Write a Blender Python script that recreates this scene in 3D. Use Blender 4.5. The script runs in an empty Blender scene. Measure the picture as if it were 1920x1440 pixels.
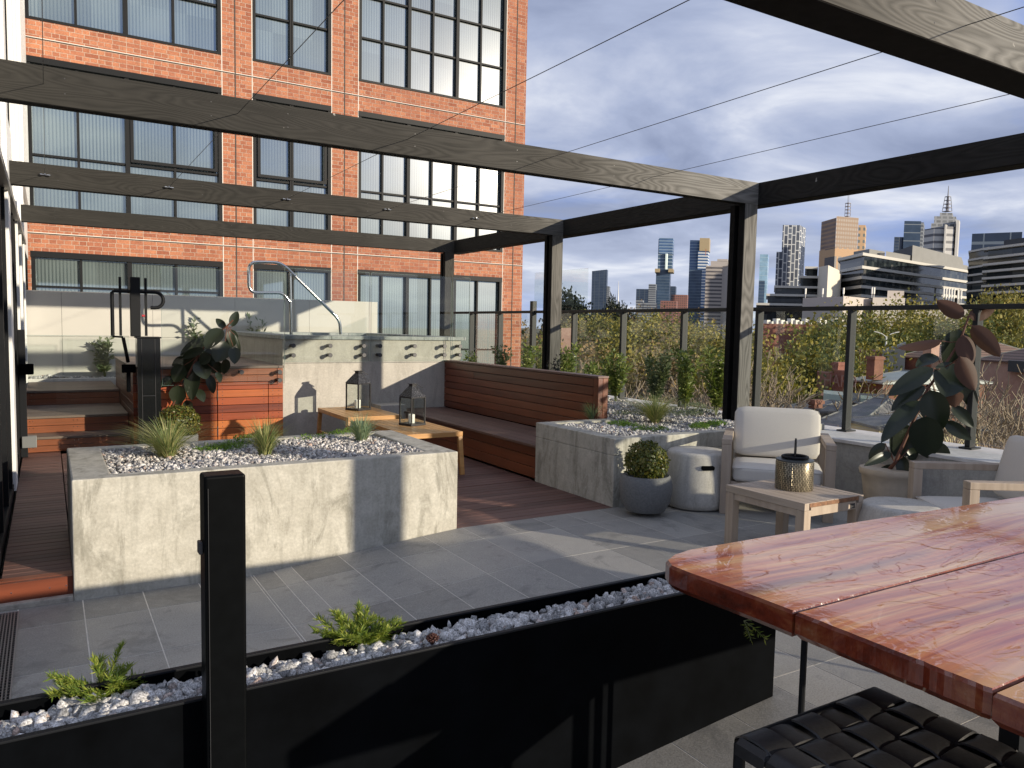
import bpy, math, random
import numpy as np
from math import sin, cos, tan, atan2, radians, pi, sqrt
from mathutils import Vector, Matrix
random.seed(7); rng = np.random.default_rng(7)
sc = bpy.context.scene
COL = sc.collection

# ------------------------------------------------------------------ camera
H = 1.45; FPX = 1443.0
YAW, PITCH, ROLL = .54334388, .07438981, .01956396
FW = np.array([sin(YAW)*cos(PITCH), cos(YAW)*cos(PITCH), -sin(PITCH)])
RT = np.array([cos(YAW), -sin(YAW), 0.0]); UP = np.cross(RT, FW)
R2 = cos(ROLL)*RT + sin(ROLL)*UP; U2 = -sin(ROLL)*RT + cos(ROLL)*UP
CAMP = np.array([0, 0, H])
cam = bpy.data.cameras.new('camera'); camo = bpy.data.objects.new('camera', cam); COL.objects.link(camo)
camo.matrix_world = Matrix(((R2[0], U2[0], -FW[0], 0), (R2[1], U2[1], -FW[1], 0), (R2[2], U2[2], -FW[2], H), (0, 0, 0, 1)))
cam.sensor_width = 36; cam.lens = FPX/1920*36; cam.clip_start = .05; cam.clip_end = 9000
sc.camera = camo

# ------------------------------------------------------------------ sun, sky, exposure
SUNDIR = Vector((-.62, 1.0, -.262)).normalized()
sun = bpy.data.lights.new('sun', 'SUN'); sun.energy = 4.6; sun.angle = radians(.6); sun.color = (1.0, .88, .70)
suno = bpy.data.objects.new('sun', sun); COL.objects.link(suno)
suno.rotation_euler = SUNDIR.to_track_quat('-Z', 'Y').to_euler()
w = bpy.data.worlds.new('World'); sc.world = w; w.use_nodes = True
wt = w.node_tree; wn = wt.nodes; wl = wt.links; wn.clear()
def N(t, typ, **k):
    n = t.nodes.new(typ)
    for a, b in k.items():
        if a == 'inp':
            for i, v in b.items(): n.inputs[i].default_value = v
        else: setattr(n, a, b)
    return n
def ramp(t, pts, interp='LINEAR'):
    n = t.nodes.new('ShaderNodeValToRGB'); n.color_ramp.interpolation = interp; e = n.color_ramp.elements
    while len(e) < len(pts): e.new(.5)
    for i, (p, c) in enumerate(pts):
        e[i].position = p; e[i].color = (c, c, c, 1) if isinstance(c, (int, float)) else (*c, 1)
    return n
sky = N(wt, 'ShaderNodeTexSky', sky_type='NISHITA', sun_disc=False, sun_elevation=math.asin(-SUNDIR.z),
        sun_rotation=atan2(-SUNDIR.x, -SUNDIR.y), air_density=1.0, dust_density=.6, ozone_density=2.0)
tc = N(wt, 'ShaderNodeTexCoord'); sx = N(wt, 'ShaderNodeSeparateXYZ'); wl.new(tc.outputs['Generated'], sx.inputs[0])
zz = N(wt, 'ShaderNodeMath', operation='MAXIMUM', inp={1: .0}); wl.new(sx.outputs[2], zz.inputs[0])
za = N(wt, 'ShaderNodeMath', operation='ADD', inp={1: .13}); wl.new(zz.outputs[0], za.inputs[0])
dx = N(wt, 'ShaderNodeMath', operation='DIVIDE'); dy = N(wt, 'ShaderNodeMath', operation='DIVIDE')
wl.new(sx.outputs[0], dx.inputs[0]); wl.new(za.outputs[0], dx.inputs[1]); wl.new(sx.outputs[1], dy.inputs[0]); wl.new(za.outputs[0], dy.inputs[1])
cb = N(wt, 'ShaderNodeCombineXYZ'); wl.new(dx.outputs[0], cb.inputs[0]); wl.new(dy.outputs[0], cb.inputs[1])
n1 = N(wt, 'ShaderNodeTexNoise', inp={'Scale': 1.15, 'Detail': 8.0, 'Roughness': .54, 'Distortion': .45}); wl.new(cb.outputs[0], n1.inputs['Vector'])
mp = N(wt, 'ShaderNodeMapping'); mp.inputs['Location'].default_value = (3.1, 8.2, 0); wl.new(cb.outputs[0], mp.inputs['Vector'])
n2 = N(wt, 'ShaderNodeTexNoise', inp={'Scale': .62, 'Detail': 6.0, 'Roughness': .55, 'Distortion': .3}); wl.new(mp.outputs[0], n2.inputs['Vector'])
cm = ramp(wt, [(.30, 0.0), (.46, 1.0)]); wl.new(n2.outputs[0], cm.inputs[0])           # cloud cover
cc = ramp(wt, [(.36, (1.6, 1.9, 2.8)), (.48, (2.25, 2.6, 3.6)), (.57, (3.1, 3.4, 4.25)), (.68, (4.9, 5.05, 5.4))]); wl.new(n1.outputs[0], cc.inputs[0])
blue = N(wt, 'ShaderNodeMix', data_type='RGBA', inp={'Factor': .92}); wl.new(sky.outputs[0], blue.inputs[6]); blue.inputs[7].default_value = (.95, 1.7, 4.2, 1)
mx = N(wt, 'ShaderNodeMix', data_type='RGBA'); wl.new(cm.outputs[0], mx.inputs[0]); wl.new(blue.outputs[2], mx.inputs[6]); wl.new(cc.outputs[0], mx.inputs[7])
hz = ramp(wt, [(.0, 1.0), (.16, 0.0)]); wl.new(zz.outputs[0], hz.inputs[0])               # paler towards the horizon
hm = N(wt, 'ShaderNodeMath', operation='MULTIPLY', inp={1: .45}); wl.new(hz.outputs[0], hm.inputs[0])
m2 = N(wt, 'ShaderNodeMix', data_type='RGBA'); wl.new(hm.outputs[0], m2.inputs[0]); wl.new(mx.outputs[2], m2.inputs[6]); m2.inputs[7].default_value = (3.9, 4.2, 4.8, 1)
bg = N(wt, 'ShaderNodeBackground', inp={'Strength': .148}); wl.new(m2.outputs[2], bg.inputs[0])
wo = N(wt, 'ShaderNodeOutputWorld'); wl.new(bg.outputs[0], wo.inputs[0])
sc.view_settings.view_transform = 'Standard'; sc.view_settings.look = 'None'; sc.view_settings.gamma = 1
sc.view_settings.exposure = 0.32
sc.render.engine = 'CYCLES'
sc.cycles.transparent_max_bounces = 24; sc.cycles.max_bounces = 8

# ------------------------------------------------------------------ geometry helpers
def cray(x, y): return (x-960)/FPX*R2 - (y-720)/FPX*U2 + FW
def at(x, y, D): return CAMP + cray(x, y)*D            # a point seen at photo pixel x, y lying D metres down the view
def gpt(x, D):                                         # plan position of something D metres away at photo column x
    p = at(x, 640, D); return p[0], p[1]
def ztop(x, y, D): return float(at(x, y, D)[2])

class MB:
    def __init__(s, xf=None): s.v = []; s.f = []; s.m = []; s.xf = xf
    def add(s, vs, fs, m=0):
        o = len(s.v)
        if s.xf is not None: vs = [s.xf @ Vector(v) for v in vs]
        s.v += [tuple(v) for v in vs]; s.f += [tuple(i+o for i in f) for f in fs]; s.m += [m]*len(fs)
    def box(s, x0, x1, y0, y1, z0, z1, m=0):
        vs = [(x0,y0,z0),(x1,y0,z0),(x1,y1,z0),(x0,y1,z0),(x0,y0,z1),(x1,y0,z1),(x1,y1,z1),(x0,y1,z1)]
        s.add(vs, [(0,3,2,1),(4,5,6,7),(0,1,5,4),(1,2,6,5),(2,3,7,6),(3,0,4,7)], m)
    def hexa(s, b, t, m=0):
        s.add(list(b)+list(t), [(3,2,1,0),(4,5,6,7),(0,1,5,4),(1,2,6,5),(2,3,7,6),(3,0,4,7)], m)
    def prism(s, poly, z0, z1, m=0, zt=None):
        n = len(poly); vs = [(p[0],p[1],z0) for p in poly]+[(p[0],p[1],z1 if zt is None else zt[i]) for i, p in enumerate(poly)]
        a = sum(poly[i][0]*poly[(i+1)%n][1]-poly[(i+1)%n][0]*poly[i][1] for i in range(n))
        fs = [tuple(range(n-1,-1,-1)), tuple(range(n,2*n))]+[(i,(i+1)%n,n+(i+1)%n,n+i) for i in range(n)]
        if a < 0: fs = [tuple(reversed(f)) for f in fs]
        s.add(vs, fs, m)
    def bar(s, p, q, wx, wy, up=(0,0,1), m=0):
        p = Vector(p); q = Vector(q); d = (q-p).normalized(); u = Vector(up)
        a = d.cross(u)
        if a.length < 1e-4: a = d.cross(Vector((0,1,0)))
        a.normalize(); b = a.cross(d).normalized(); a = a*wx/2; b = b*wy/2
        s.hexa([p-a-b,p+a-b,p+a+b,p-a+b], [q-a-b,q+a-b,q+a+b,q-a+b], m)
    def tube(s, pts, r, n=8, m=0, closed=False, cap=True):
        pts = [Vector(p) for p in pts]; k = len(pts); R = r if isinstance(r, (list, tuple)) else [r]*k
        vs = []; prev = None
        for i, p in enumerate(pts):
            if closed: d = pts[(i+1)%k]-pts[i-1]
            else: d = pts[min(i+1,k-1)]-pts[max(i-1,0)]
            if d.length < 1e-7: d = Vector((0,0,1))
            d.normalize()
            if prev is None:
                a = d.cross(Vector((0,0,1)))
                if a.length < .05: a = d.cross(Vector((0,1,0)))
            else: a = prev-d*prev.dot(d)
            a.normalize(); prev = a; b = d.cross(a)
            for j in range(n):
                t = 2*pi*j/n; vs.append(p+(a*cos(t)+b*sin(t))*R[i])
        fs = []
        for i in range(k if closed else k-1):
            for j in range(n):
                fs.append((i*n+j, i*n+(j+1)%n, ((i+1)%k)*n+(j+1)%n, ((i+1)%k)*n+j))
        if cap and not closed: fs += [tuple(range(n-1,-1,-1)), tuple(range((k-1)*n, k*n))]
        s.add(vs, fs, m)
    def lathe(s, cx, cy, prof, n=40, m=0):
        vs = []
        for r, z in prof:
            for j in range(n): t = 2*pi*j/n; vs.append((cx+r*cos(t), cy+r*sin(t), z))
        k = len(prof); fs = [(i*n+j, i*n+(j+1)%n, (i+1)*n+(j+1)%n, (i+1)*n+j) for i in range(k-1) for j in range(n)]
        fs += [tuple(range(n-1,-1,-1)), tuple(range((k-1)*n, k*n))]
        s.add(vs, fs, m)
    def build(s, name, mats, parent=None, smooth=False, bevel=0, seg=2):
        me = bpy.data.meshes.new(name); me.from_pydata(s.v, [], s.f)
        return finish(me, name, mats, parent, smooth, bevel, seg, s.m)
def finish(me, name, mats, parent=None, smooth=False, bevel=0, seg=2, mi=None):
    mats = mats if isinstance(mats, (list, tuple)) else [mats]
    for m in mats: me.materials.append(m)
    if mi is not None and len(mats) > 1: me.polygons.foreach_set('material_index', mi)
    if smooth:
        me.polygons.foreach_set('use_smooth', [True]*len(me.polygons))
        if smooth != 'all': me.set_sharp_from_angle(angle=radians(40))
    me.update(); o = bpy.data.objects.new(name, me); COL.objects.link(o)
    if bevel:
        b = o.modifiers.new('bevel', 'BEVEL'); b.width = bevel; b.segments = seg; b.limit_method = 'ANGLE'; b.angle_limit = radians(40)
    if parent: attach(o, parent)
    return o
def np_mesh(name, V, F, mats, parent=None, smooth=False, mi=None):
    me = bpy.data.meshes.new(name); V = np.asarray(V, np.float32); F = np.asarray(F, np.int32); k = F.shape[1]
    me.vertices.add(len(V)); me.vertices.foreach_set('co', V.ravel())
    me.loops.add(F.size); me.loops.foreach_set('vertex_index', F.ravel())
    me.polygons.add(len(F)); me.polygons.foreach_set('loop_start', np.arange(len(F), dtype=np.int32)*k)
    me.update(calc_edges=True); me.validate()
    return finish(me, name, mats, parent, 'all' if smooth else False, 0, 2, mi)
def attach(o, p):
    o.parent = p
    if p.parent is None:
        o.matrix_parent_inverse = p.matrix_basis.inverted()
    else:
        o.matrix_parent_inverse = (p.parent.matrix_basis @ p.matrix_parent_inverse @ p.matrix_basis).inverted()
def tag(o, label=None, cat=None, group=None, kind=None):
    if label: o['label'] = label
    if cat: o['category'] = cat
    if group: o['group'] = group
    if kind: o['kind'] = kind
    return o
def thing(name, label, cat, loc, group=None, rz=0):
    o = bpy.data.objects.new(name, None); COL.objects.link(o); o.location = loc; o.rotation_euler = (0,0,rz); o.empty_display_size = .1
    o.matrix_basis = Matrix.Translation(loc) @ Matrix.Rotation(rz, 4, 'Z')
    return tag(o, label, cat, group)
def struct(o): o['kind'] = 'structure'; return o
def dup(root, M, label=None):
    r = root.copy(); COL.objects.link(r); r.matrix_basis = M
    if label: r['label'] = label
    for ch in list(root.children):
        c = ch.copy(); COL.objects.link(c); c.parent = r
        for g in list(ch.children):
            d = g.copy(); COL.objects.link(d); d.parent = c
    return r

# ------------------------------------------------------------------ materials
def newmat(name):
    m = bpy.data.materials.new(name); m.use_nodes = True; t = m.node_tree; t.nodes.clear()
    o = N(t, 'ShaderNodeOutputMaterial'); b = N(t, 'ShaderNodeBsdfPrincipled'); t.links.new(b.outputs[0], o.inputs[0]); return m, t, b, o
def coords(t, scale=(1,1,1), rot=(0,0,0), loc=(0,0,0)):
    c = N(t, 'ShaderNodeTexCoord'); mp = N(t, 'ShaderNodeMapping'); mp.inputs['Scale'].default_value = scale
    mp.inputs['Rotation'].default_value = rot; mp.inputs['Location'].default_value = loc
    t.links.new(c.outputs['Object'], mp.inputs['Vector']); return mp.outputs[0]
def noise(t, vec, scale, detail=4, rough=.55, dist=0):
    n = N(t, 'ShaderNodeTexNoise', inp={'Scale': scale, 'Detail': detail, 'Roughness': rough, 'Distortion': dist}); t.links.new(vec, n.inputs['Vector']); return n.outputs[0]
def mixc(t, fac, a, b, mode='MIX'):
    n = N(t, 'ShaderNodeMix', data_type='RGBA', blend_type=mode)
    for i, v in ((0, fac), (6, a), (7, b)):
        if hasattr(v, 'links') or isinstance(v, bpy.types.NodeSocket): t.links.new(v, n.inputs[i])
        else: n.inputs[i].default_value = v if i == 0 else (*v, 1)
    return n.outputs[2]
def math1(t, op, a, b=None, c=None, clamp=False):
    n = N(t, 'ShaderNodeMath', operation=op, use_clamp=clamp)
    for i, v in enumerate((a, b, c)):
        if v is None: continue
        if isinstance(v, bpy.types.NodeSocket): t.links.new(v, n.inputs[i])
        else: n.inputs[i].default_value = v
    return n.outputs[0]
def rmp(t, v, pts, interp='LINEAR'):
    r = ramp(t, pts, interp); t.links.new(v, r.inputs[0]); return r.outputs[0]
def bump(t, b, h, dist=.01, st=1.0):
    n = N(t, 'ShaderNodeBump', inp={'Distance': dist, 'Strength': st}); t.links.new(h, n.inputs['Height']); t.links.new(n.outputs[0], b.inputs['Normal'])
def island(t): return N(t, 'ShaderNodeNewGeometry').outputs['Random Per Island']
def simple(name, col, rough=.5, metal=0, spec=.5, var=0, scale=8, bmp=0):
    m, t, b, o = newmat(name); b.inputs['Roughness'].default_value = rough; b.inputs['Metallic'].default_value = metal
    b.inputs['Specular IOR Level'].default_value = spec
    if var:
        n = noise(t, coords(t), scale, 5, .6); lo = tuple(c*(1-var) for c in col); hi = tuple(min(1, c*(1+var)) for c in col)
        t.links.new(rmp(t, n, [(.3, lo), (.7, hi)]), b.inputs['Base Color'])
        if bmp: bump(t, b, n, bmp)
    else: b.inputs['Base Color'].default_value = (*col, 1)
    return m
def concrete(name, base, dark, light, sc_=1.0, bmp=.002):
    m, t, b, o = newmat(name); v = coords(t); vs = coords(t, (1, 1, .35))
    n1 = noise(t, vs, 2.3*sc_, 6, .6, .6); n2 = noise(t, v, 9*sc_, 6, .65); n3 = noise(t, v, 60*sc_, 4, .6)
    c = rmp(t, n1, [(.30, dark), (.45, base), (.62, base), (.74, light)])
    c = mixc(t, rmp(t, n2, [(.42, 0.0), (.66, .55)]), c, light)
    c = mixc(t, rmp(t, noise(t, vs, 5*sc_, 5, .7, 1.2), [(.50, 0.0), (.64, .75)]), c, dark)
    st_ = noise(t, coords(t, (7*sc_, 7*sc_, .7)), 1.6, 4, .65); c = mixc(t, rmp(t, st_, [(.5, 0.0), (.68, .45)]), c, dark)
    hl = noise(t, coords(t, (1, 1, .6)), 16*sc_, 3, .6, 2.2); c = mixc(t, rmp(t, hl, [(.60, 0.0), (.68, .22)]), c, tuple(min(.8, q*1.12) for q in light))
    c = mixc(t, .12, c, rmp(t, n3, [(.3, .0), (.7, 1.0)]), 'OVERLAY')
    t.links.new(c, b.inputs['Base Color']); b.inputs['Roughness'].default_value = .72
    bump(t, b, mixc(t, .5, n2, n3), bmp); return m
def wood(name, cols, axis='X', scale=1.0, rough=.45, rings=9, var=.5, bmp=.0008, coat=0, stretch=14):
    m, t, b, o = newmat(name); i = {'X': 0, 'Y': 1, 'Z': 2}[axis]; s = [1, 1, 1]; s[i] = 1/stretch
    c0 = N(t, 'ShaderNodeTexCoord'); isl = island(t)
    off = math1(t, 'MULTIPLY', isl, 37.0); cb_ = N(t, 'ShaderNodeCombineXYZ')
    for k in range(3): t.links.new(off, cb_.inputs[k])
    va = N(t, 'ShaderNodeVectorMath', operation='ADD'); t.links.new(c0.outputs['Object'], va.inputs[0]); t.links.new(cb_.outputs[0], va.inputs[1])
    mp_ = N(t, 'ShaderNodeMapping'); mp_.inputs['Scale'].default_value = s; t.links.new(va.outputs[0], mp_.inputs['Vector']); v = mp_.outputs[0]
    n = noise(t, v, 3.2*scale, 2, .5, .3); ring = math1(t, 'FRACT', math1(t, 'MULTIPLY', n, rings))
    ring = math1(t, 'ABSOLUTE', math1(t, 'SUBTRACT', ring, .5))
    fine = noise(t, v, 60*scale, 4, .7)
    g = math1(t, 'ADD', math1(t, 'MULTIPLY', ring, .9), math1(t, 'MULTIPLY', fine, .55))
    c = rmp(t, g, [(.2, cols[0]), (.75, cols[1])])
    tint = rmp(t, isl, [(0, cols[2]), (.5, cols[1]), (1, cols[3])]); c = mixc(t, var, c, tint)
    c = mixc(t, rmp(t, noise(t, coords(t), 2.5, 4), [(.4, 0.0), (.75, .25)]), c, cols[0])
    t.links.new(c, b.inputs['Base Color']); b.inputs['Roughness'].default_value = rough
    b.inputs['Coat Weight'].default_value = coat; b.inputs['Coat Roughness'].default_value = .08
    bump(t, b, g, bmp); return m
def glass(name, tint=(.93, .97, .95), refl=1.0, rough=0.0):
    m, t, b, o = newmat(name); t.nodes.remove(b)
    tr = N(t, 'ShaderNodeBsdfTransparent', inp={0: (*tint, 1)}); gl = N(t, 'ShaderNodeBsdfGlossy', inp={'Roughness': rough})
    fr = N(t, 'ShaderNodeFresnel'); bf = N(t, 'ShaderNodeNewGeometry').outputs['Backfacing']; t.links.new(math1(t, 'MULTIPLY_ADD', bf, -.8333, 1.5), fr.inputs['IOR']); f = math1(t, 'MULTIPLY', fr.outputs[0], refl)
    ms = N(t, 'ShaderNodeMixShader'); t.links.new(f, ms.inputs[0]); t.links.new(tr.outputs[0], ms.inputs[1]); t.links.new(gl.outputs[0], ms.inputs[2]); t.links.new(ms.outputs[0], o.inputs[0]); return m
def leafmat(name, cols, rough=.5, trans=.35, spec=.4):
    m, t, b, o = newmat(name); isl = island(t)
    c = rmp(t, isl, [(i/(len(cols)-1), q) for i, q in enumerate(cols)])
    t.links.new(c, b.inputs['Base Color']); b.inputs['Roughness'].default_value = rough; b.inputs['Specular IOR Level'].default_value = spec
    if trans:
        tl = N(t, 'ShaderNodeBsdfTranslucent'); t.links.new(mixc(t, 1.0, c, (1.0, 1.0, .55), 'MULTIPLY'), tl.inputs[0])
        ms = N(t, 'ShaderNodeMixShader', inp={0: trans}); t.links.new(b.outputs[0], ms.inputs[1]); t.links.new(tl.outputs[0], ms.inputs[2]); t.links.new(ms.outputs[0], o.inputs[0])
    return m

M_plant = concrete('planter render', (.41, .39, .33), (.215, .205, .165), (.57, .55, .48))
M_spa = concrete('pool render', (.42, .395, .35), (.33, .31, .27), (.50, .475, .42), .8)
M_coping = concrete('stone coping', (.30, .32, .31), (.20, .22, .22), (.42, .44, .43), 2)
M_wallgrey = concrete('grey render', (.36, .35, .32), (.28, .27, .25), (.44, .43, .40), 1)
M_cap = simple('pale coping stone', (.62, .60, .57), .7, var=.12, scale=14, bmp=.001)
M_grout = simple('grout', (.66, .62, .55), .9, var=.15, scale=20)
M_white = simple('white panel', (.50, .485, .44), .6, var=.03, scale=2)
M_facwhite = simple('white painted facade', (.78, .78, .76), .5)
M_black = simple('black powdercoat', (.009, .010, .012), .5, spec=.15)
M_blackm = simple('black matt steel', (.0016, .002, .0027), .7, spec=.03, var=.5, scale=6)
M_blacktile = simple('polished black panel', (.008, .009, .010), .12, spec=.6)
M_rail = simple('charcoal aluminium', (.026, .028, .029), .5, metal=0, spec=.3)
M_chrome = simple('polished steel', (.62, .61, .58), .13, metal=1)
M_stand = simple('dark standoff', (.055, .055, .058), .4, metal=.4)
M_gl = glass('clear glass', (.955, .975, .965), .95)
M_gledge = simple('glass edge', (.16, .24, .22), .2)
M_darkgl = simple('dark window glass', (.010, .012, .014), .04, spec=.8)
M_lamp = simple('lantern metal', (.018, .018, .020), .5)
M_candle = simple('candle wax', (.82, .80, .74), .5)
M_fabric = simple('cream canvas', (.60, .565, .51), .9, spec=.15, var=.05, scale=180, bmp=.0006)
M_pipe = simple('cushion piping', (.42, .39, .35), .9)
M_soil = simple('potting soil', (.045, .022, .015), .95, var=.4, scale=60, bmp=.01)
M_terra = simple('cream terracotta', (.55, .46, .35), .8, var=.1, scale=12, bmp=.001)
M_potgrey = simple('grey fibre pot', (.14, .142, .14), .8, var=.2, scale=70, bmp=.002)
M_drum = concrete('drum concrete', (.46, .435, .39), (.36, .34, .30), (.54, .52, .47), 1.5, .001)
M_merbau = wood('red hardwood', ((.05, .012, .006), (.22, .055, .022), (.11, .026, .012), (.36, .11, .04)), 'X', 1, .4, 9, .65)
M_merbauY = wood('red hardwood bench', ((.035, .010, .006), (.16, .045, .020), (.065, .018, .010), (.30, .095, .038)), 'Y', 1, .36, 9, .7)
M_deck = wood('weathered decking', ((.045, .021, .017), (.135, .066, .052), (.08, .038, .030), (.19, .10, .08)), 'X', 1, .55, 9, .65)
M_seatY = wood('weathered bench top', ((.055, .032, .026), (.165, .098, .078), (.12, .07, .058), (.21, .13, .105)), 'Y', 1, .5)
M_lid = wood('grey brown lid boards', ((.08, .052, .042), (.21, .15, .12), (.17, .11, .085), (.25, .18, .145)), 'X', 1, .55)
M_teak = wood('golden teak', ((.33, .155, .045), (.60, .33, .115), (.50, .26, .085), (.66, .38, .15)), 'X', 1.5, .4, 6)
M_acacia = wood('washed acacia', ((.27, .20, .145), (.46, .375, .29), (.38, .30, .225), (.52, .43, .34)), 'Z', 2, .65, 6)
M_acaciaY = wood('washed acacia slats', ((.27, .21, .155), (.46, .38, .30), (.38, .31, .24), (.52, .44, .36)), 'Y', 2, .65, 6)
M_raw = simple('cut acacia end', (.22, .105, .05), .7, var=.4, scale=40)

def beam_mat(name, axis):
    m, t, b, o = newmat(name); i = {'X': 0, 'Y': 1, 'Z': 2}[axis]; s = [1, 1, 1]; s[i] = .16
    v = coords(t, tuple(s)); n = noise(t, v, 2.6, 2.5, .5, .25)
    ring = math1(t, 'PINGPONG', math1(t, 'MULTIPLY', n, 40), .5); ring = math1(t, 'MULTIPLY', ring, 2)
    s2 = [40, 40, 40]; s2[i] = 1.2; fine = noise(t, coords(t, tuple(s2)), 1.6, 3, .7)
    c = rmp(t, ring, [(.15, (.045, .043, .038)), (.42, (.082, .078, .070)), (1, (.125, .118, .105))])
    c = mixc(t, .4, c, rmp(t, fine, [(.3, (.045, .043, .040)), (.7, (.125, .120, .108))]))
    pale = rmp(t, noise(t, coords(t), 1.1, 3, .6), [(.45, 0.0), (.7, .35)])
    c = mixc(t, pale, c, (.17, .16, .145))
    if axis == 'Y': c = mixc(t, .80, c, (.008, .008, .008))  # shade of the edge beam's inner face mixed into its colour
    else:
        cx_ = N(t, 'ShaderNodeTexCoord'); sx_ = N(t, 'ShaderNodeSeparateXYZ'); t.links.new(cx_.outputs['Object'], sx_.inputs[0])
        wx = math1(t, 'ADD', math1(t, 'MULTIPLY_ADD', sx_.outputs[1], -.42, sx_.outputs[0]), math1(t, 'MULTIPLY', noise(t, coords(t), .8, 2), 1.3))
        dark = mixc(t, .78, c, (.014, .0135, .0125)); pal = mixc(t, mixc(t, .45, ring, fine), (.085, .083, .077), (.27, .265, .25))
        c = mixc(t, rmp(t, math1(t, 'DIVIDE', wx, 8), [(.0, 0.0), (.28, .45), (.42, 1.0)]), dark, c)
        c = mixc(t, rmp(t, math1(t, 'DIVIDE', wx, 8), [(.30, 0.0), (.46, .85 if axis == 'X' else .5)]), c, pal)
    spot = rmp(t, noise(t, coords(t, loc=(5, 3, 1)), 7.5, 3, .6), [(.735, 0.0), (.76, .6)]); c = mixc(t, spot, c, (.55, .53, .49))
    t.links.new(c, b.inputs['Base Color']); b.inputs['Roughness'].default_value = .7; b.inputs['Specular IOR Level'].default_value = .12
    bump(t, b, math1(t, 'ADD', ring, fine), .0015, .8); return m
M_bX, M_bY, M_bZ = beam_mat('charred timber beam', 'X'), beam_mat('shade darkened charred cross beam', 'Y'), beam_mat('charred timber post', 'Z')

def tile_mat():
    m, t, b, o = newmat('bluestone tile'); v = coords(t); isl = island(t)
    n1 = noise(t, v, 1.3, 5, .6); n2 = noise(t, v, 14, 6, .7, .5); n3 = noise(t, v, 140, 3, .6)
    base = rmp(t, isl, [(0, (.20, .196, .182)), (.5, (.27, .262, .243)), (1, (.34, .328, .302))])
    c = mixc(t, rmp(t, n1, [(.4, 0.0), (.7, .7)]), base, (.27, .262, .24))
    c = mixc(t, rmp(t, n2, [(.5, 0.0), (.72, .5)]), c, (.34, .33, .30)); c = mixc(t, .25, c, rmp(t, n3, [(.3, .0), (.7, 1.0)]), 'OVERLAY')
    c = mixc(t, rmp(t, noise(t, coords(t, loc=(4, 4, 4)), 3.5, 5, .7, .8), [(.54, 0.0), (.66, .5)]), c, (.11, .112, .108)); c = mixc(t, rmp(t, noise(t, v, 420, 2, .5), [(.68, 0.0), (.74, .6)]), c, (.5, .49, .46))
    t.links.new(c, b.inputs['Base Color']); t.links.new(rmp(t, n1, [(.35, .42), (.65, .68)]), b.inputs['Roughness'])
    bump(t, b, mixc(t, .4, n2, n3), .0015); return m
M_tile = tile_mat()
def stone_mat(name, lo, hi):
    m, t, b, o = newmat(name); isl = island(t); v = coords(t)
    c = rmp(t, isl, [(0, lo), (.55, tuple((a+b_)/2 for a, b_ in zip(lo, hi))), (.9, hi), (.96, (.42, .30, .24)), (1, lo)])
    c = mixc(t, .75, c, rmp(t, noise(t, v, 190, 4, .7), [(.36, .05), (.62, .95)]), 'OVERLAY')
    t.links.new(c, b.inputs['Base Color']); b.inputs['Roughness'].default_value = .8; return m
M_stoneB = stone_mat('granite chips', (.22, .22, .22), (.64, .62, .60))
M_stoneP = stone_mat('pale pebbles', (.16, .158, .16), (.74, .70, .65))
def brick_mat():
    m, t, b, o = newmat('face brick'); c0 = N(t, 'ShaderNodeTexCoord'); sp = N(t, 'ShaderNodeSeparateXYZ'); t.links.new(c0.outputs['Object'], sp.inputs[0])
    cb_ = N(t, 'ShaderNodeCombineXYZ'); t.links.new(sp.outputs[0], cb_.inputs[0]); t.links.new(sp.outputs[2], cb_.inputs[1])
    br = N(t, 'ShaderNodeTexBrick', offset=.5, squash=.52, squash_frequency=2); t.links.new(cb_.outputs[0], br.inputs['Vector'])
    for k, v in {'Scale': 1.0, 'Mortar Size': .0065, 'Mortar Smooth': .1, 'Bias': 0.0, 'Brick Width': .245, 'Row Height': .0845}.items(): br.inputs[k].default_value = v
    br.inputs['Color1'].default_value = (.25, .076, .038, 1); br.inputs['Color2'].default_value = (.45, .185, .095, 1); br.inputs['Mortar'].default_value = (.48, .36, .28, 1)
    n = noise(t, coords(t), 3.5, 5, .6); c = mixc(t, rmp(t, n, [(.35, 0.0), (.75, .6)]), br.outputs[0], (.36, .14, .085))
    c = mixc(t, rmp(t, noise(t, coords(t, (1, 1, .3)), .9, 4, .6), [(.5, 0.0), (.75, .4)]), c, (.20, .075, .05))
    c = mixc(t, .35, c, rmp(t, noise(t, coords(t), 45, 3, .7), [(.3, 0.15), (.7, .85)]), 'OVERLAY')
    t.links.new(c, b.inputs['Base Color']); b.inputs['Roughness'].default_value = .85
    bump(t, b, math1(t, 'SUBTRACT', 1.0, br.outputs['Fac']), .006); return m
M_brick = brick_mat()
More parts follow.
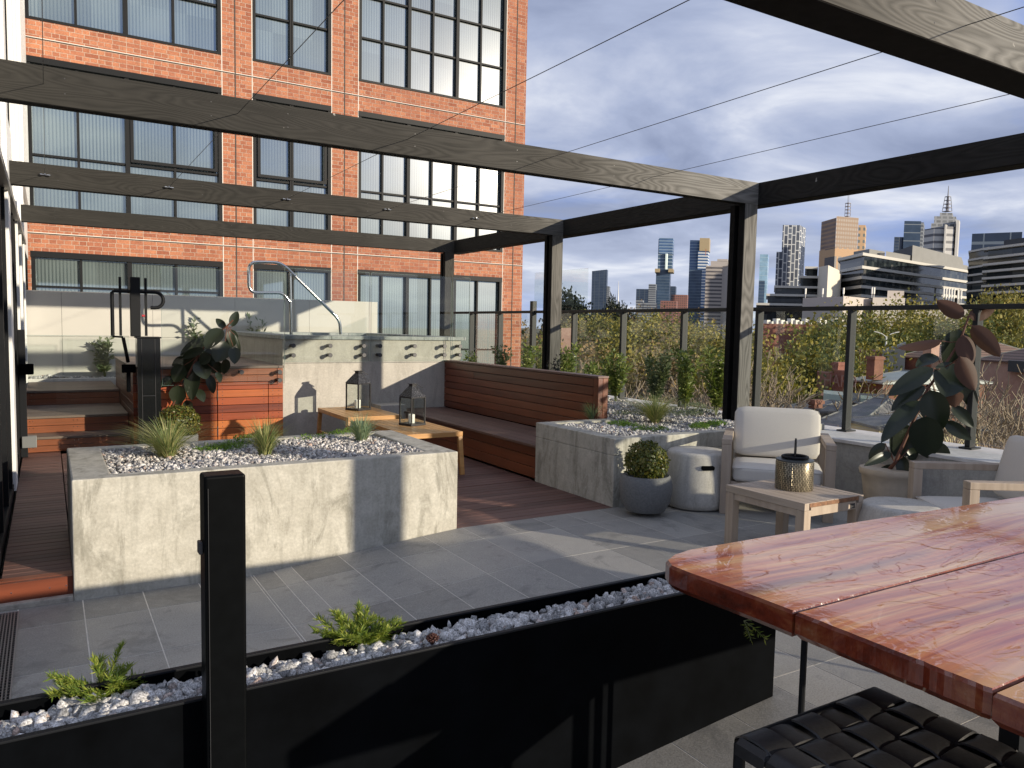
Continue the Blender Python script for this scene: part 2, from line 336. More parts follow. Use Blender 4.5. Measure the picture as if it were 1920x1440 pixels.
def flute_mat():
    m, t, b, o = newmat('fluted window glass'); c0 = N(t, 'ShaderNodeTexCoord'); sp = N(t, 'ShaderNodeSeparateXYZ'); t.links.new(c0.outputs['Object'], sp.inputs[0])
    s = math1(t, 'SINE', math1(t, 'MULTIPLY', sp.outputs[0], 2*pi/.062)); s2 = rmp(t, math1(t, 'MULTIPLY_ADD', s, .5, .5), [(.25, 0.0), (.5, 1.0)])
    n = noise(t, coords(t), .7, 3, .5)
    c = mixc(t, s2, (.055, .08, .085), (.17, .215, .215)); c = mixc(t, rmp(t, n, [(.35, 0.0), (.7, .55)]), c, (.20, .25, .25))
    wn_ = N(t, 'ShaderNodeTexWhiteNoise', noise_dimensions='2D'); cw = N(t, 'ShaderNodeCombineXYZ'); t.links.new(math1(t, 'FLOOR', math1(t, 'DIVIDE', sp.outputs[0], .87)), cw.inputs[0]); t.links.new(math1(t, 'FLOOR', math1(t, 'DIVIDE', sp.outputs[2], 1.55)), cw.inputs[1]); t.links.new(cw.outputs[0], wn_.inputs['Vector'])
    c = mixc(t, math1(t, 'MULTIPLY', wn_.outputs['Value'], .55), c, (.05, .065, .065))
    t.links.new(c, b.inputs['Base Color']); b.inputs['Roughness'].default_value = .25
    gl = N(t, 'ShaderNodeBsdfGlossy', inp={'Roughness': .03, 'Color': (.70, .82, .86, 1)})
    ms = N(t, 'ShaderNodeMixShader', inp={0: .30}); t.links.new(b.outputs[0], ms.inputs[1]); t.links.new(gl.outputs[0], ms.inputs[2]); t.links.new(ms.outputs[0], o.inputs[0]); return m
M_flute = flute_mat()
def slab_mat():
    m, t, b, o = newmat('resin coated slab'); v = coords(t, (.22, 1, 1)); v0 = coords(t)
    warp = noise(t, coords(t, (.35, .9, 1)), 2.2, 2, .5); c0 = N(t, 'ShaderNodeTexCoord'); sp = N(t, 'ShaderNodeSeparateXYZ'); t.links.new(c0.outputs['Object'], sp.inputs[0])
    yy = math1(t, 'ADD', math1(t, 'MULTIPLY', sp.outputs[1], 1.0), math1(t, 'MULTIPLY', warp, .22)); cbx = N(t, 'ShaderNodeCombineXYZ'); t.links.new(math1(t, 'MULTIPLY', sp.outputs[0], .05), cbx.inputs[0]); t.links.new(yy, cbx.inputs[1])
    n = noise(t, cbx.outputs[0], 19, 3, .6); n5 = noise(t, cbx.outputs[0], 3.4, 2, .5); f = noise(t, cbx.outputs[0], 70, 3, .65)
    c = rmp(t, n, [(.30, (.30, .060, .012)), (.44, (.55, .145, .032)), (.55, (.70, .27, .07)), (.68, (.82, .46, .16))])
    c = mixc(t, rmp(t, f, [(.4, 0.0), (.7, .55)]), c, (.25, .055, .02))
    c = mixc(t, rmp(t, n5, [(.50, 0.0), (.66, .85)]), c, (.80, .50, .24))
    c = mixc(t, rmp(t, noise(t, cbx.outputs[0], 5.2, 2, .5), [(.60, 0.0), (.68, .7)]), c, (.10, .025, .02))
    t.links.new(c, b.inputs['Base Color']); b.inputs['Roughness'].default_value = .35
    b.inputs['Coat Weight'].default_value = 1; b.inputs['Coat Roughness'].default_value = .035; b.inputs['Coat IOR'].default_value = 1.55
    pud = rmp(t, noise(t, coords(t, (1, 1.7, 1), loc=(.3, .2, 0)), 3.4, 3, .55, 1.2), [(.50, 0.0), (.525, 1.0)])
    rip = noise(t, v0, 22, 3, .55, .6); hgt = math1(t, 'ADD', math1(t, 'MULTIPLY', pud, .9), math1(t, 'MULTIPLY', rip, .35))
    n_ = N(t, 'ShaderNodeBump', inp={'Distance': .0013, 'Strength': .7}); t.links.new(hgt, n_.inputs['Height']); t.links.new(n_.outputs[0], b.inputs['Coat Normal'])
    return m
M_slab = slab_mat()
def slabside_mat():
    m, t, b, o = newmat('slab edge'); v = coords(t, (1, 1, .6)); n = noise(t, coords(t, (.6, 1.6, 3)), 4, 5, .65, .5)
    c = rmp(t, n, [(.3, (.05, .008, .004)), (.5, (.17, .026, .009)), (.62, (.24, .07, .025)), (.72, (.26, .15, .09))])
    t.links.new(c, b.inputs['Base Color']); b.inputs['Roughness'].default_value = .3; b.inputs['Coat Weight'].default_value = 1; b.inputs['Coat Roughness'].default_value = .06
    bump(t, b, noise(t, v, 16, 4, .6), .012, .6); return m
M_slabside = slabside_mat()
M_leather = simple('black woven leather', (.016, .016, .017), .42, spec=.5, var=.25, scale=90, bmp=.0006)

L_rubber = leafmat('rubber plant leaf', [(.010, .017, .010), (.018, .026, .014), (.030, .038, .020)], .33, .10, .45)
L_rubber_b = leafmat('rubber plant leaf underside', [(.085, .045, .030), (.12, .060, .042)], .5, .15, .3)
L_box = leafmat('box leaf', [(.035, .055, .012), (.085, .11, .02), (.20, .17, .03), (.06, .085, .015)], .4, .25)
L_grass = leafmat('tussock blade', [(.13, .20, .06), (.26, .32, .12), (.55, .48, .22), (.18, .26, .10)], .6, .3)
L_blue = leafmat('blue grass blade', [(.14, .23, .15), (.26, .35, .22), (.42, .44, .24)], .6, .3)
L_fern = leafmat('creeping fern leaf', [(.07, .15, .02), (.14, .26, .03), (.22, .32, .05)], .5, .35)
L_weed = leafmat('bright fern leaf', [(.10, .17, .03), (.22, .30, .05), (.42, .44, .09)], .5, .4)
L_bay = leafmat('bay leaf', [(.09, .14, .04), (.18, .24, .06), (.36, .38, .12)], .35, .3)
L_olive = leafmat('grey green leaf', [(.07, .11, .05), (.13, .17, .09), (.22, .24, .13)], .5, .3)
L_gold = leafmat('autumn leaf', [(.12, .13, .04), (.20, .19, .05), (.34, .27, .05), (.15, .16, .04), (.38, .30, .05), (.22, .20, .07)], .65, .2)
L_green = leafmat('elm leaf', [(.05, .08, .025), (.11, .14, .04), (.24, .22, .045), (.08, .11, .03)], .6, .25)
L_dark = leafmat('pine needles', [(.006, .012, .008), (.014, .024, .012)], .6, .1)
L_rust = leafmat('rusty leaf', [(.17, .13, .08), (.23, .17, .09), (.28, .18, .07), (.16, .13, .08)], .75, .15)
M_bark = simple('bark', (.12, .09, .065), .9, var=.35, scale=9, bmp=.02)
M_twig = leafmat('bare twigs', [(.17, .125, .085), (.27, .21, .15), (.36, .29, .21)], .85, 0)
M_stem = simple('plant stem', (.13, .05, .03), .6)
M_gstem = simple('green stem', (.14, .16, .06), .6)

# ------------------------------------------------------------------ setting: ground, paving, deck
GZ = -14.0
def ground_mat():
    m, t, b, o = newmat('city ground'); v = coords(t); n = noise(t, v, .03, 6, .65); n2 = noise(t, v, .4, 5, .6)
    c = rmp(t, n, [(.3, (.07, .085, .035)), (.5, (.14, .12, .07)), (.7, (.16, .15, .13))]); c = mixc(t, .5, c, rmp(t, n2, [(.3, (.05, .06, .025)), (.7, (.20, .17, .12))]))
    t.links.new(c, b.inputs['Base Color']); b.inputs['Roughness'].default_value = .95; return m
g = MB(); g.add([(-4000,-3000,GZ),(7000,-3000,GZ),(7000,8000,GZ),(-4000,8000,GZ)], [(0,1,2,3)]); struct(g.build('ground', ground_mat()))
XR0, XR1, ZL = 1.067, 2.49, -.128
def fz(x): return max(ZL, min(0.0, ZL+(x-XR0)/(XR1-XR0)*(-ZL)))
xs = [.137+.305*k for k in range(-11, 4)]+[1.067, 1.191, 1.301, 1.612, 1.917, 2.222, 2.527]+[2.527+.305*k for k in range(1, 14)]
ys = [4.845]+[4.52-.605*k for k in range(0, 12)]
tl = MB(); gr = MB()
for i in range(len(xs)-1):
    a, b_ = xs[i], xs[i+1]
    for j in range(len(ys)-1):
        y1, y0 = ys[j], ys[j+1]; e = .0030
        if b_ <= -.16 and y0 > 3.0 and y1 > 3.0 and a > -3.5 and a < -.5: pass
        tl.hexa([(a+e,y0+e,fz(a)-.012),(b_-e,y0+e,fz(b_)-.012),(b_-e,y1-e,fz(b_)-.012),(a+e,y1-e,fz(a)-.012)],
                [(a+e,y0+e,fz(a)),(b_-e,y0+e,fz(b_)),(b_-e,y1-e,fz(b_)),(a+e,y1-e,fz(a))])
        gr.add([(a,y0,fz(a)-.0012),(b_,y0,fz(b_)-.0012),(b_,y1,fz(b_)-.0012),(a,y1,fz(a)-.0012)], [(0,1,2,3)])
pav = struct(tl.build('paving', M_tile)); struct(gr.build('grout_bed', M_grout))
sl = MB(); sl.box(-4, 7.2, -3, 14.2, -.62, -.16); struct(sl.build('roof_slab', M_wallgrey))
# boards of the deck
def boards(x0, x1, y0, y1, z, name, mat, wd=.088, gap=.007, th=.03):
    m = MB(); y = y0
    while y < y1-.01:
        m.box(x0+random.uniform(0, .002), x1, y, min(y+wd-gap, y1), z-th, z+random.uniform(-.001, .001)); y += wd
    return m.build(name, mat, None, bevel=.002, seg=1)
struct(boards(-.25, .093, 5.015, 9.64, -.001, 'deck', M_deck)); struct(boards(.10, 3.93, 6.10, 9.46, -.001, 'deck', M_deck)); struct(boards(2.495, 3.912, 4.852, 6.09, -.001, 'deck', M_deck))
ub = MB(); ub.box(-.26, 3.93, 6.09, 9.64, -.15, -.045); ub.box(-.26, .09, 4.95, 6.09, -.15, -.045); ub.box(2.495, 3.91, 4.86, 6.09, -.15, -.045); struct(ub.build('deck_base', M_blackm))
rs = MB(); rs.box(-.26, .092, 4.90, 4.94, -.105, .002); rs.box(-.26, .092, 4.942, 5.012, -.03, .003)
for q in (-.2, -.02, .06): rs.tube([(q, 4.8985, -.05), (q, 4.90, -.05)], .004, 8, m=1)
stp = thing('deck_step', 'red hardwood step edging at the left end of the deck', 'step', (-.1, 4.9, -.12)); rs.build('riser', [M_merbau, M_chrome], stp, bevel=.003)
lp = MB(); lp.box(-.26, .094, 4.85, 4.898, -.16, -.098); struct(lp.build('kerb', simple('rough mortar', (.34, .31, .26), .9, var=.3, scale=25, bmp=.006), bevel=.006))
# channel drain
dr = thing('drain_grate', 'slotted metal channel drain in the paving at the left edge', 'drain', (-.4, 4, ZL))
dm = MB(); xk = -.80
while xk < -.172: dm.box(xk, xk+.006, 2.3, 4.78, ZL+.002, ZL+.009); xk += .014
yk = 2.3
while yk < 4.78: dm.box(-.80, -.168, yk, yk+.004, ZL+.001, ZL+.0075); yk += .03
dm.build('bars', simple('galvanised grate', (.22, .20, .18), .5, metal=.5), dr)
dm = MB(); dm.box(-.806, -.80, 2.3, 4.786, ZL-.01, ZL+.01); dm.box(-.168, -.162, 2.3, 4.786, ZL-.01, ZL+.01); dm.box(-.80, -.168, 4.78, 4.786, ZL-.01, ZL+.01); dm.build('rim', simple('grate rim', (.30, .28, .26), .5, metal=.5), dr)
dk = MB(); dk.box(-.80, -.168, 2.3, 4.78, ZL-.005, ZL+.0006); dk.build('channel', M_blackm, dr)

# ------------------------------------------------------------------ gravel
def ico():
    p = (1+5**.5)/2; v = np.array([(-1,p,0),(1,p,0),(-1,-p,0),(1,-p,0),(0,-1,p),(0,1,p),(0,-1,-p),(0,1,-p),(p,0,-1),(p,0,1),(-p,0,-1),(-p,0,1)], float); v /= np.linalg.norm(v[0])
    f = np.array([(0,11,5),(0,5,1),(0,1,7),(0,7,10),(0,10,11),(1,5,9),(5,11,4),(11,10,2),(10,7,6),(7,1,8),(3,9,4),(3,4,2),(3,2,6),(3,6,8),(3,8,9),(4,9,5),(2,4,11),(6,2,10),(8,6,7),(9,8,1)]); return v, f
IV, IF = ico()
def gravel(name, pts, rad, label, mat):
    pts = np.asarray(pts); n = len(pts); V = IV[None]*(1+rng.uniform(-.28, .28, (n, 12, 1)))
    S = np.exp(rng.normal(0, .28, (n, 1, 3))); S[:, :, 2] *= .8; V = V*S*(rad*np.exp(rng.normal(0, .25, (n, 1, 1))))
    q = rng.normal(size=(n, 4)); q /= np.linalg.norm(q, axis=1)[:, None]; a, b_, c, d = q.T
    Rm = np.array([[1-2*(c*c+d*d), 2*(b_*c-a*d), 2*(b_*d+a*c)], [2*(b_*c+a*d), 1-2*(b_*b_+d*d), 2*(c*d-a*b_)], [2*(b_*d-a*c), 2*(c*d+a*b_), 1-2*(b_*b_+c*c)]]).transpose(2, 0, 1)
    V = np.einsum('nij,nkj->nki', Rm, V)+pts[:, None, :]
    F = (IF[None]+(np.arange(n)*12)[:, None, None]).reshape(-1, 3)
    return tag(np_mesh(name, V.reshape(-1, 3), F, mat), label, 'gravel', kind='stuff')
def bed(x0, x1, y0, y1, z, n, amp=.012):
    x = rng.uniform(x0, x1, n); y = rng.uniform(y0, y1, n)
    return np.stack([x, y, z+amp*np.sin(x*5+y*3)+rng.uniform(-.010, .010, n)], 1)

# ------------------------------------------------------------------ concrete planters
def planter(name, label, x0, x1, y0, y1, z0, z1, wall, mat):
    t = thing(name, label, 'planter', ((x0+x1)/2, (y0+y1)/2, z0)); m = MB()
    o = [(x0,y0),(x1,y0),(x1,y1),(x0,y1)]; i = [(x0+wall,y0+wall*.55),(x1-wall,y0+wall*.55),(x1-wall,y1-wall*.55),(x0+wall,y1-wall*.55)]
    vs = [(*p,z0) for p in o]+[(*p,z1) for p in o]+[(*p,z1) for p in i]+[(*p,z1-.12) for p in i]
    fs = []
    for k in range(4):
        l = (k+1) % 4; fs += [(k,l,4+l,4+k),(4+k,4+l,8+l,8+k),(8+k,8+l,12+l,12+k)]
    fs += [(12,13,14,15),(3,2,1,0)]; m.add(vs, fs); m.build('trough', mat, t, bevel=.008, seg=2); return t
planter('concrete_planter', 'long stained concrete planter box in the middle of the terrace beside the narrow deck', .095, 2.49, 4.847, 6.08, -.16, .555, .20, M_plant)
gravel('gravel', bed(.30, 2.29, 4.96, 5.97, .525, 9500), .0100, 'pale pebbles filling the long concrete planter', M_stoneP)
pr = thing('concrete_planter', 'stained concrete planter at the end of the timber bench, running back to the railing', 'planter', (5, 5.4, 0))
m = MB()
m.prism([(3.918,4.86),(6.55,4.86),(6.55,13.05),(4.785,13.05),(4.785,6.037),(3.918,6.037)], -.1, .42)
m.box(3.918, 6.55, 4.86, 4.98, .421, .557); m.box(3.918, 4.06, 4.982, 6.037, .421, .557); m.box(4.062, 4.785, 5.93, 6.037, .421, .557)
m.build('trough', M_plant, pr, bevel=.006)
pts = np.concatenate([bed(4.06, 6.50, 4.98, 5.94, .515, 8000), bed(4.80, 6.55, 5.9, 9.45, .505, 7200), bed(4.98, 6.55, 9.45, 13, .505, 2300)])
gravel('gravel', pts, .0112, 'grey and white pebbles covering the planter beside the railing', M_stoneP)
# low wall with coping that carries the railing
lw = thing('parapet_wall', 'low grey rendered parapet wall with a pale coping behind the armchairs', 'wall', (6.4, 4, 0))
m = MB(); m.box(6.11, 6.70, -3, 4.857, -.15, .465); m.box(6.56, 6.86, 4.86, 14.0, -.15, .465); m.build('wall', M_wallgrey, lw, bevel=.004)
m = MB(); m.box(6.09, 6.88, -3, 4.85, .467, .497); m.box(6.553, 6.88, 4.853, 14.0, .467, .497); m.build('coping', M_cap, lw, bevel=.004)

# ------------------------------------------------------------------ railing
rl = thing('glass_railing', 'charcoal post and rail balustrade with clear glass along the terrace edge', 'railing', (6.7, 6, .5))
XR = 6.66; posts = [-.1, 1.2, 2.35, 3.52, 4.70, 5.83, 6.99, 8.15, 9.28, 11.45, 12.5, 13.5]
for k, y in enumerate(posts):
    m = MB(); m.box(XR-.045, XR+.045, y-.022, y+.022, .498, 1.668); m.build('post', M_rail, rl, bevel=.003, seg=1)
    m = MB(); m.box(XR-.075, XR+.075, y-.055, y+.055, .4975, .512); m.build('base_plate', M_rail, rl, bevel=.002, seg=1)
m = MB(); m.box(XR-.04, XR+.04, -3, 13.55, 1.67, 1.712); m.build('top_rail', M_rail, rl, bevel=.004)
for a, b_ in zip(posts[:-1], posts[1:]):
    if b_-a > 2: continue
    m = MB(); m.box(XR+.012, XR+.022, a+.022, b_-.022, .545, 1.665); m.build('glass_pane', M_gl, rl)
m = MB(); m.box(XR+.012, XR+.022, 9.302, 11.428, .545, 1.665); m.build('glass_pane', M_gl, rl)
tp = thing('gate_post', 'tall charcoal post rising above the railing behind the pergola post', 'post', (6.6, 10.35, .5)); m = MB()
m.box(6.58, 6.66, 10.31, 10.39, .50, 1.86); m.build('shaft', M_rail, tp, bevel=.003)
m = MB(); m.box(6.60, 6.612, 8.9, 10.3, 1.75, 2.30); m.build('glass_pane', M_gl, tp)

# ------------------------------------------------------------------ pergola
M_shadeblack = simple('shade black timber', (.009, .009, .009), .75, spec=.1, var=.3, scale=20)  # shade under the beams and on post sides, painted in as black
pg = thing('pergola', 'dark charred timber pergola of posts and long beams over the terrace', 'pergola', (3, 5, 0))
ZB0, ZB1 = 2.716, 2.935
for y, xl in ((2.005, -3.2), (5.455, -3.2), (8.87, -.279), (12.20, -.283)):
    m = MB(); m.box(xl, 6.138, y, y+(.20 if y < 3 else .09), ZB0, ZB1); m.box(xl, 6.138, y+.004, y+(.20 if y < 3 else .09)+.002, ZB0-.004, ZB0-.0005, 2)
    for x in (.12, .95, 1.45, 2.4, 3.3, 4.3, 5.3):
        for z in (2.79, 2.88): m.tube([(x, y-.0015, z), (x, y+.001, z)], .0042, 8, m=1)
    m.build('beam', [M_bX, M_stand, M_shadeblack], pg, bevel=.002)
m = MB(); m.box(6.14, 6.33, 1.9, 12.4, ZB0+.001, ZB1+.001); m.box(6.141, 6.329, 1.9, 12.4, ZB0-.004, ZB0+.0005, 1); m.build('edge_beam', [M_bY, M_shadeblack], pg, bevel=.002)
for y in (2.005, 5.455, 8.87, 12.20):
    m = MB(); zb = 0 if y < 4 else .48
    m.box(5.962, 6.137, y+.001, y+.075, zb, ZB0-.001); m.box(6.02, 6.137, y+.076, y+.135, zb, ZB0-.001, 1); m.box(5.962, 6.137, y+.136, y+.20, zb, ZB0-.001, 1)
    m.box(5.955, 5.961, y+.002, y+.075, zb, ZB0-.001, 1); m.build('post', [M_bZ, M_shadeblack], pg, bevel=.002)  # left plate and core blackened to stand in for the side's shade
m = MB(); m.box(4.98, 5.24, -.45, -.25, 0, 2.9); m.build('post', M_bZ, pg, bevel=.003)  # added out of view, only to cast the shadow band on the long planter
for k, x in enumerate((.011, 1.117, 2.334, 3.541, 4.739)):
    m = MB(); m.tube([(x, -3, 2.83), (x, 8.865, 2.83)], .0022 if k else .0018, 6); wi = m.build('wire', M_stand, pg)
    m = MB(); m.tube([(x, 8.80, 2.83), (x, 8.869, 2.83)], .006, 8); m.tube([(x-.035, 8.845, 2.828), (x+.035, 8.845, 2.826)], .005, 8)
    m.tube([(x-.04, 8.845, 2.828), (x-.02, 8.845, 2.828)], .009, 8); m.tube([(x+.02, 8.845, 2.827), (x+.045, 8.845, 2.825)], .009, 8); m.build('turnbuckle', M_chrome, wi)

# ------------------------------------------------------------------ brick building
bb = thing('brick_building', 'tall red brick building with black framed fluted windows behind the terrace', 'building', (5, 17.5, GZ))
YB = 17.5; cols = [(-.24, 3.26), (3.90, 5.63), (6.28, 10.20)]; rows = [(-.35, 2.72), (3.376, 6.36), (7.035, 10.2), (10.9, 13.9)]
m = MB(); xe = [-6.0]+[v for c in cols for v in c]+[10.822]; ze = [GZ]+[v for r in rows for v in r]+[15.0]
for i in range(0, len(xe)-1, 2): m.box(xe[i], xe[i+1], YB, YB+8, GZ, 15)
for i in range(1, len(xe)-1, 2):
    for j in range(0, len(ze)-1, 2): m.box(xe[i], xe[i+1], YB+.001, YB+8, ze[j], ze[j+1])
m.build('wall', M_brick, bb)
M_dj = simple('movement joint', (.06, .055, .05), .9); M_wj = simple('white mortar joint', (.70, .66, .60), .9)
m = MB()
for x in (3.54, 5.943, 10.518): m.box(x-.012, x+.012, YB-.006, YB+.001, -3, 14.9, 0)
for x in (3.27, 3.89, 5.64, 6.27, 10.21): m.box(x-.008, x+.008, YB-.005, YB+.001, -3, 14.9, 1)
for z in (3.06, 6.70, 10.5): m.box(-2, 10.82, YB-.0055, YB+.001, z-.014, z+.004, 0); m.box(-2, 10.82, YB-.0045, YB+.001, z+.006, z+.018, 1)
m.build('joint', [M_dj, M_wj], bb)
for (x0, x1) in cols:
    for ri, (z0, z1) in enumerate(rows):
        wf = .07; m = MB()
        m.box(x0, x1, YB-.02, YB+.12, z1-.115, z1); m.box(x0, x1, YB-.015, YB+.12, z0, z0+.05)
        m.box(x0, x0+wf, YB+.0, YB+.12, z0+.05, z1-.115); m.box(x1-wf, x1, YB+.0, YB+.12, z0+.05, z1-.115)
        mains = {0: [1.462], 1: [4.74], 2: [7.546, 8.83]}[cols.index((x0, x1))]; minors = {0: [.598, 2.34], 1: [], 2: [6.893, 8.176, 9.495]}[cols.index((x0, x1))]
        for x in mains: m.box(x-.04, x+.04, YB+.01, YB+.12, z0+.05, z1-.115)
        for x in minors: m.box(x-.022, x+.022, YB+.03, YB+.12, z0+.05, z1-.115)
        if x0 == 3.90: m.box(4.735, 4.745, YB+.01, YB+.12, z0+.05, z1-.115)
        zs = {0: [.85, 2.05] if x0 < 3 else [.85], 1: [4.55], 2: [8.04, 8.98]}.get(ri, [12])
        for z in zs: m.box(x0+wf, x1-wf, YB+.035, YB+.119, z-.02, z+.02)
        if ri == 1: m.box(x0+wf, x1-wf, YB+.02, YB+.118, z1-.21, z1-.17)
        if ri == 1 and x0 < 5:   # one opening sash
            a, b2 = (1.51, x1-.09) if x0 < 3 else (x0+.1, x1-.1)
            for (p, q, r, s_) in ((a, b2, 5.72, 5.80), (a, b2, 4.60, 4.66), (a, a+.06, 4.66, 5.72), (b2-.06, b2, 4.66, 5.72)): m.box(p, q, YB-.01, YB+.03, r, s_)
        wnd = m.build('window', M_black, bb)
        m = MB(); m.box(x0+.03, x1-.03, YB+.10, YB+.112, z0+.03, z1-.1); m.build('pane', M_flute, wnd)
# ------------------------------------------------------------------ glazed facade on the left
fc = thing('glazed_facade', 'black framed glazed wall with white columns along the left edge', 'building', (-1, 8, 0))
XF = -.262
m = MB(); m.box(-4.0, XF-.10, 4.9, 17.3, -.15, 9.5, 0); m.build('window_glass', M_darkgl, fc)
m = MB()
for y0, y1 in ((7.55, 7.95), (9.9, 10.05), (11.3, 11.45), (12.75, 13.0)): m.box(XF-.11, XF+.012, y0, y1, .0, 9.4)
m.box(XF-.105, XF-.02, 4.85, 17.3, 2.53, 3.35); m.box(XF-.104, XF-.022, 4.85, 17.3, 5.9, 6.5); m.box(XF-.2, XF+.03, 13.0, 17.4, 3.35, 9.4)
m.build('column', M_facwhite, fc, bevel=.004)
m = MB()
for y in (5.15, 5.9, 6.7, 7.4, 8.1, 8.6, 9.2, 9.75, 10.3, 10.9, 11.6, 12.2, 12.65, 13.3, 14.1, 14.9, 15.8):
    m.box(XF-.11, XF-.008, y-.03, y+.03, .0, 2.47); m.box(XF-.11, XF-.03, y-.03, y+.03, 3.35, 5.9); m.box(XF-.11, XF-.03, y-.03, y+.03, 6.5, 9.4)
m.box(XF-.11, XF-.004, 4.95, 17.2, -.05, .06); m.build('mullion', M_black, fc)
m = MB(); m.box(XF-.11, XF+.03, 4.9, 13.0, 2.472, 2.528); m.build('channel', simple('grey metal channel', (.30, .29, .27), .5, metal=.3), fc)

# ------------------------------------------------------------------ white wall, steps, platform, plunge pool
ww = thing('garden_wall', 'pale cream panelled wall below the brick building', 'wall', (2.4, 13.2, 0)); m = MB(); J = [-.9, .184, 1.40, 2.62, 3.84, 5.07]
for a, b_ in zip(J[:-1], J[1:]): m.box(a+.002, b_-.002, 13.10, 13.18, .3, 1.174); m.box(a+.002, b_-.002, 13.10, 13.18, 1.178, 1.84)
m.build('panel', M_white, ww); m = MB(); m.box(-.9, 5.06, 13.12, 13.17, .3, 1.83); m.build('backing', M_blackm, ww)
st = thing('timber_steps', 'three hardwood steps climbing behind the glass gate', 'steps', (.25, 9.65, 0))
S = [(9.65, 0, .165), (9.985, .165, .353), (11.27, .353, .534)]
for k, (y, z0, z1) in enumerate(S):
    m = MB(); h = (z1-z0-.028)/2
    for q in range(2): m.box(-.25, .79, y, y+.02, z0+q*h+.002, z0+(q+1)*h-.003)
    for x in (-.19, -.16, .23, .27, .74):
        for q in (.3, .7): m.tube([(x, y-.001, z0+(z1-z0)*q), (x, y, z0+(z1-z0)*q)], .005, 8, m=1)
    m.build('riser', [M_merbau, M_chrome], st, bevel=.002, seg=1)
    m = MB(); ye = S[k+1][0] if k < 2 else 12.84; yy = y-.012
    while yy < ye-.02: m.box(-.25, .79, yy, min(yy+.087, ye), z1-.026, z1); yy += .092
    m.build('tread', M_lid, st, bevel=.002, seg=1)
m = MB(); m.box(-.25, .79, 9.68, 10.0, 0, .13); m.box(-.25, .79, 10.01, 11.29, 0, .32); m.box(-.25, .79, 11.3, 12.83, 0, .5); m.build('carcass', M_blackm, st)
m = MB(); m.box(-.25, 5.0, 12.845, 12.93, .3, .575); gb = m.build('garden_kerb', M_cap, bevel=.006); tag(gb, 'pale kerb holding the strip of garden bed under the cream wall', 'kerb')
gravel('gravel', bed(-.24, 2.6, 12.93, 13.10, .575, 900), .016, 'dark gravel strip at the foot of the cream wall', M_stoneB)
tb = thing('timber_platform', 'raised red hardwood platform with cupboard doors left of the plunge pool', 'platform', (1.6, 10.5, 0))
YP = 9.44; rowsz = [0, .105, .21, .315, .42, .525, .63, .735]
M_mfront = wood('bright red hardwood doors', ((.08, .015, .006), (.34, .070, .020), (.13, .024, .010), (.58, .19, .045)), 'X', 1, .33, 9, .75)
def panel(x0, x1, z0, z1, name, mat, n):
    m = MB(); h = (z1-z0)/n
    for q in range(n): m.box(x0, x1, YP, YP+.02, z0+q*h+.003, z0+(q+1)*h-.003)
    for x in ((x0+.05, x1-.05) if name != 'fascia' else (1.72, 2.41)):
        for q in range(2*n): z = z0+(q+.5)*h/2; m.tube([(x, YP-.0015, z), (x, YP, z)], .0055, 6, m=1)
    return m.build(name, [mat, M_chrome], tb, bevel=.002, seg=1)
for x0, x1 in ((.80, 1.215), (1.22, 1.685), (1.69, 2.27)): panel(x0, x1-.005, .012, .735, 'door', M_mfront, 8)
panel(2.272, 2.443, .012, .735, 'side_panel', M_mfront, 8); panel(.80, 2.443, .738, .895, 'fascia', M_merbau, 2)
m = MB()
for q in range(9): m.box(.80, .82, YP+.03, 12.0, .012+q*.1, .108+q*.1)
m.build('side_boards', M_merbauY, tb, bevel=.002, seg=1)
m = MB(); yy = YP-.015
while yy < 12.0: m.box(.79, 2.455, yy, yy+.086, .897, .925); yy += .091
m.build('lid', M_lid, tb, bevel=.002, seg=1)
m = MB(); m.box(.83, 2.44, YP+.021, 12.0, .0, .89); m.build('carcass', M_blackm, tb)
m = MB(); m.box(1.681, 1.691, YP-.008, YP+.0, .10, .22); m.box(1.681, 1.691, YP-.008, YP, .52, .64); m.build('hinge', M_chrome, tb)
sp_ = thing('plunge_pool', 'raised concrete plunge pool with a grey stone rim behind the small tables', 'pool', (3.7, 10.5, 0))
m = MB(); x0, x1, y0, y1 = 2.455, 4.90, 9.50, 12.80
m.box(x0, x1, y0, y0+.25, 0, 1.243); m.box(x0, x0+.25, y0+.251, y1, 0, 1.243); m.box(x1-.25, x1, y0+.251, y1, 0, 1.243); m.box(x0+.251, x1-.251, y1-.25, y1, 0, 1.243); m.box(x0+.251, x1-.251, y0+.251, y1-.251, 0, .3)
m.build('shell', M_spa, sp_, bevel=.004)
m = MB()
def cop(a, b_, c, d):
    n = max(1, round(max(b_-a, d-c)/.62)); L = 'x' if b_-a > d-c else 'y'
    for q in range(n):
        if L == 'x': m.box(a+(b_-a)*q/n+.002, a+(b_-a)*(q+1)/n-.002, c, d, 1.245, 1.291)
        else: m.box(a, b_, c+(d-c)*q/n+.002, c+(d-c)*(q+1)/n-.002, 1.245, 1.291)
cop(x0-.03, x1+.06, y0-.03, y0+.29); cop(x0-.03, x0+.29, y0+.292, y1-.292); cop(x1-.26, x1+.06, y0+.292, y1-.292); cop(x0-.03, x1+.06, y1-.29, y1+.03); m.build('rim', M_coping, sp_, bevel=.003)
m = MB(); m.box(x0+.25, x1-.25, y0+.25, y1-.25, 1.05, 1.16); m.build('water', simple('pool water', (.05, .16, .17), .02, spec=.8), sp_)
m = MB(); m.box(3.60, 3.95, 9.16, 9.499, 0, .42); m.build('footing', M_spa, sp_, bevel=.004)
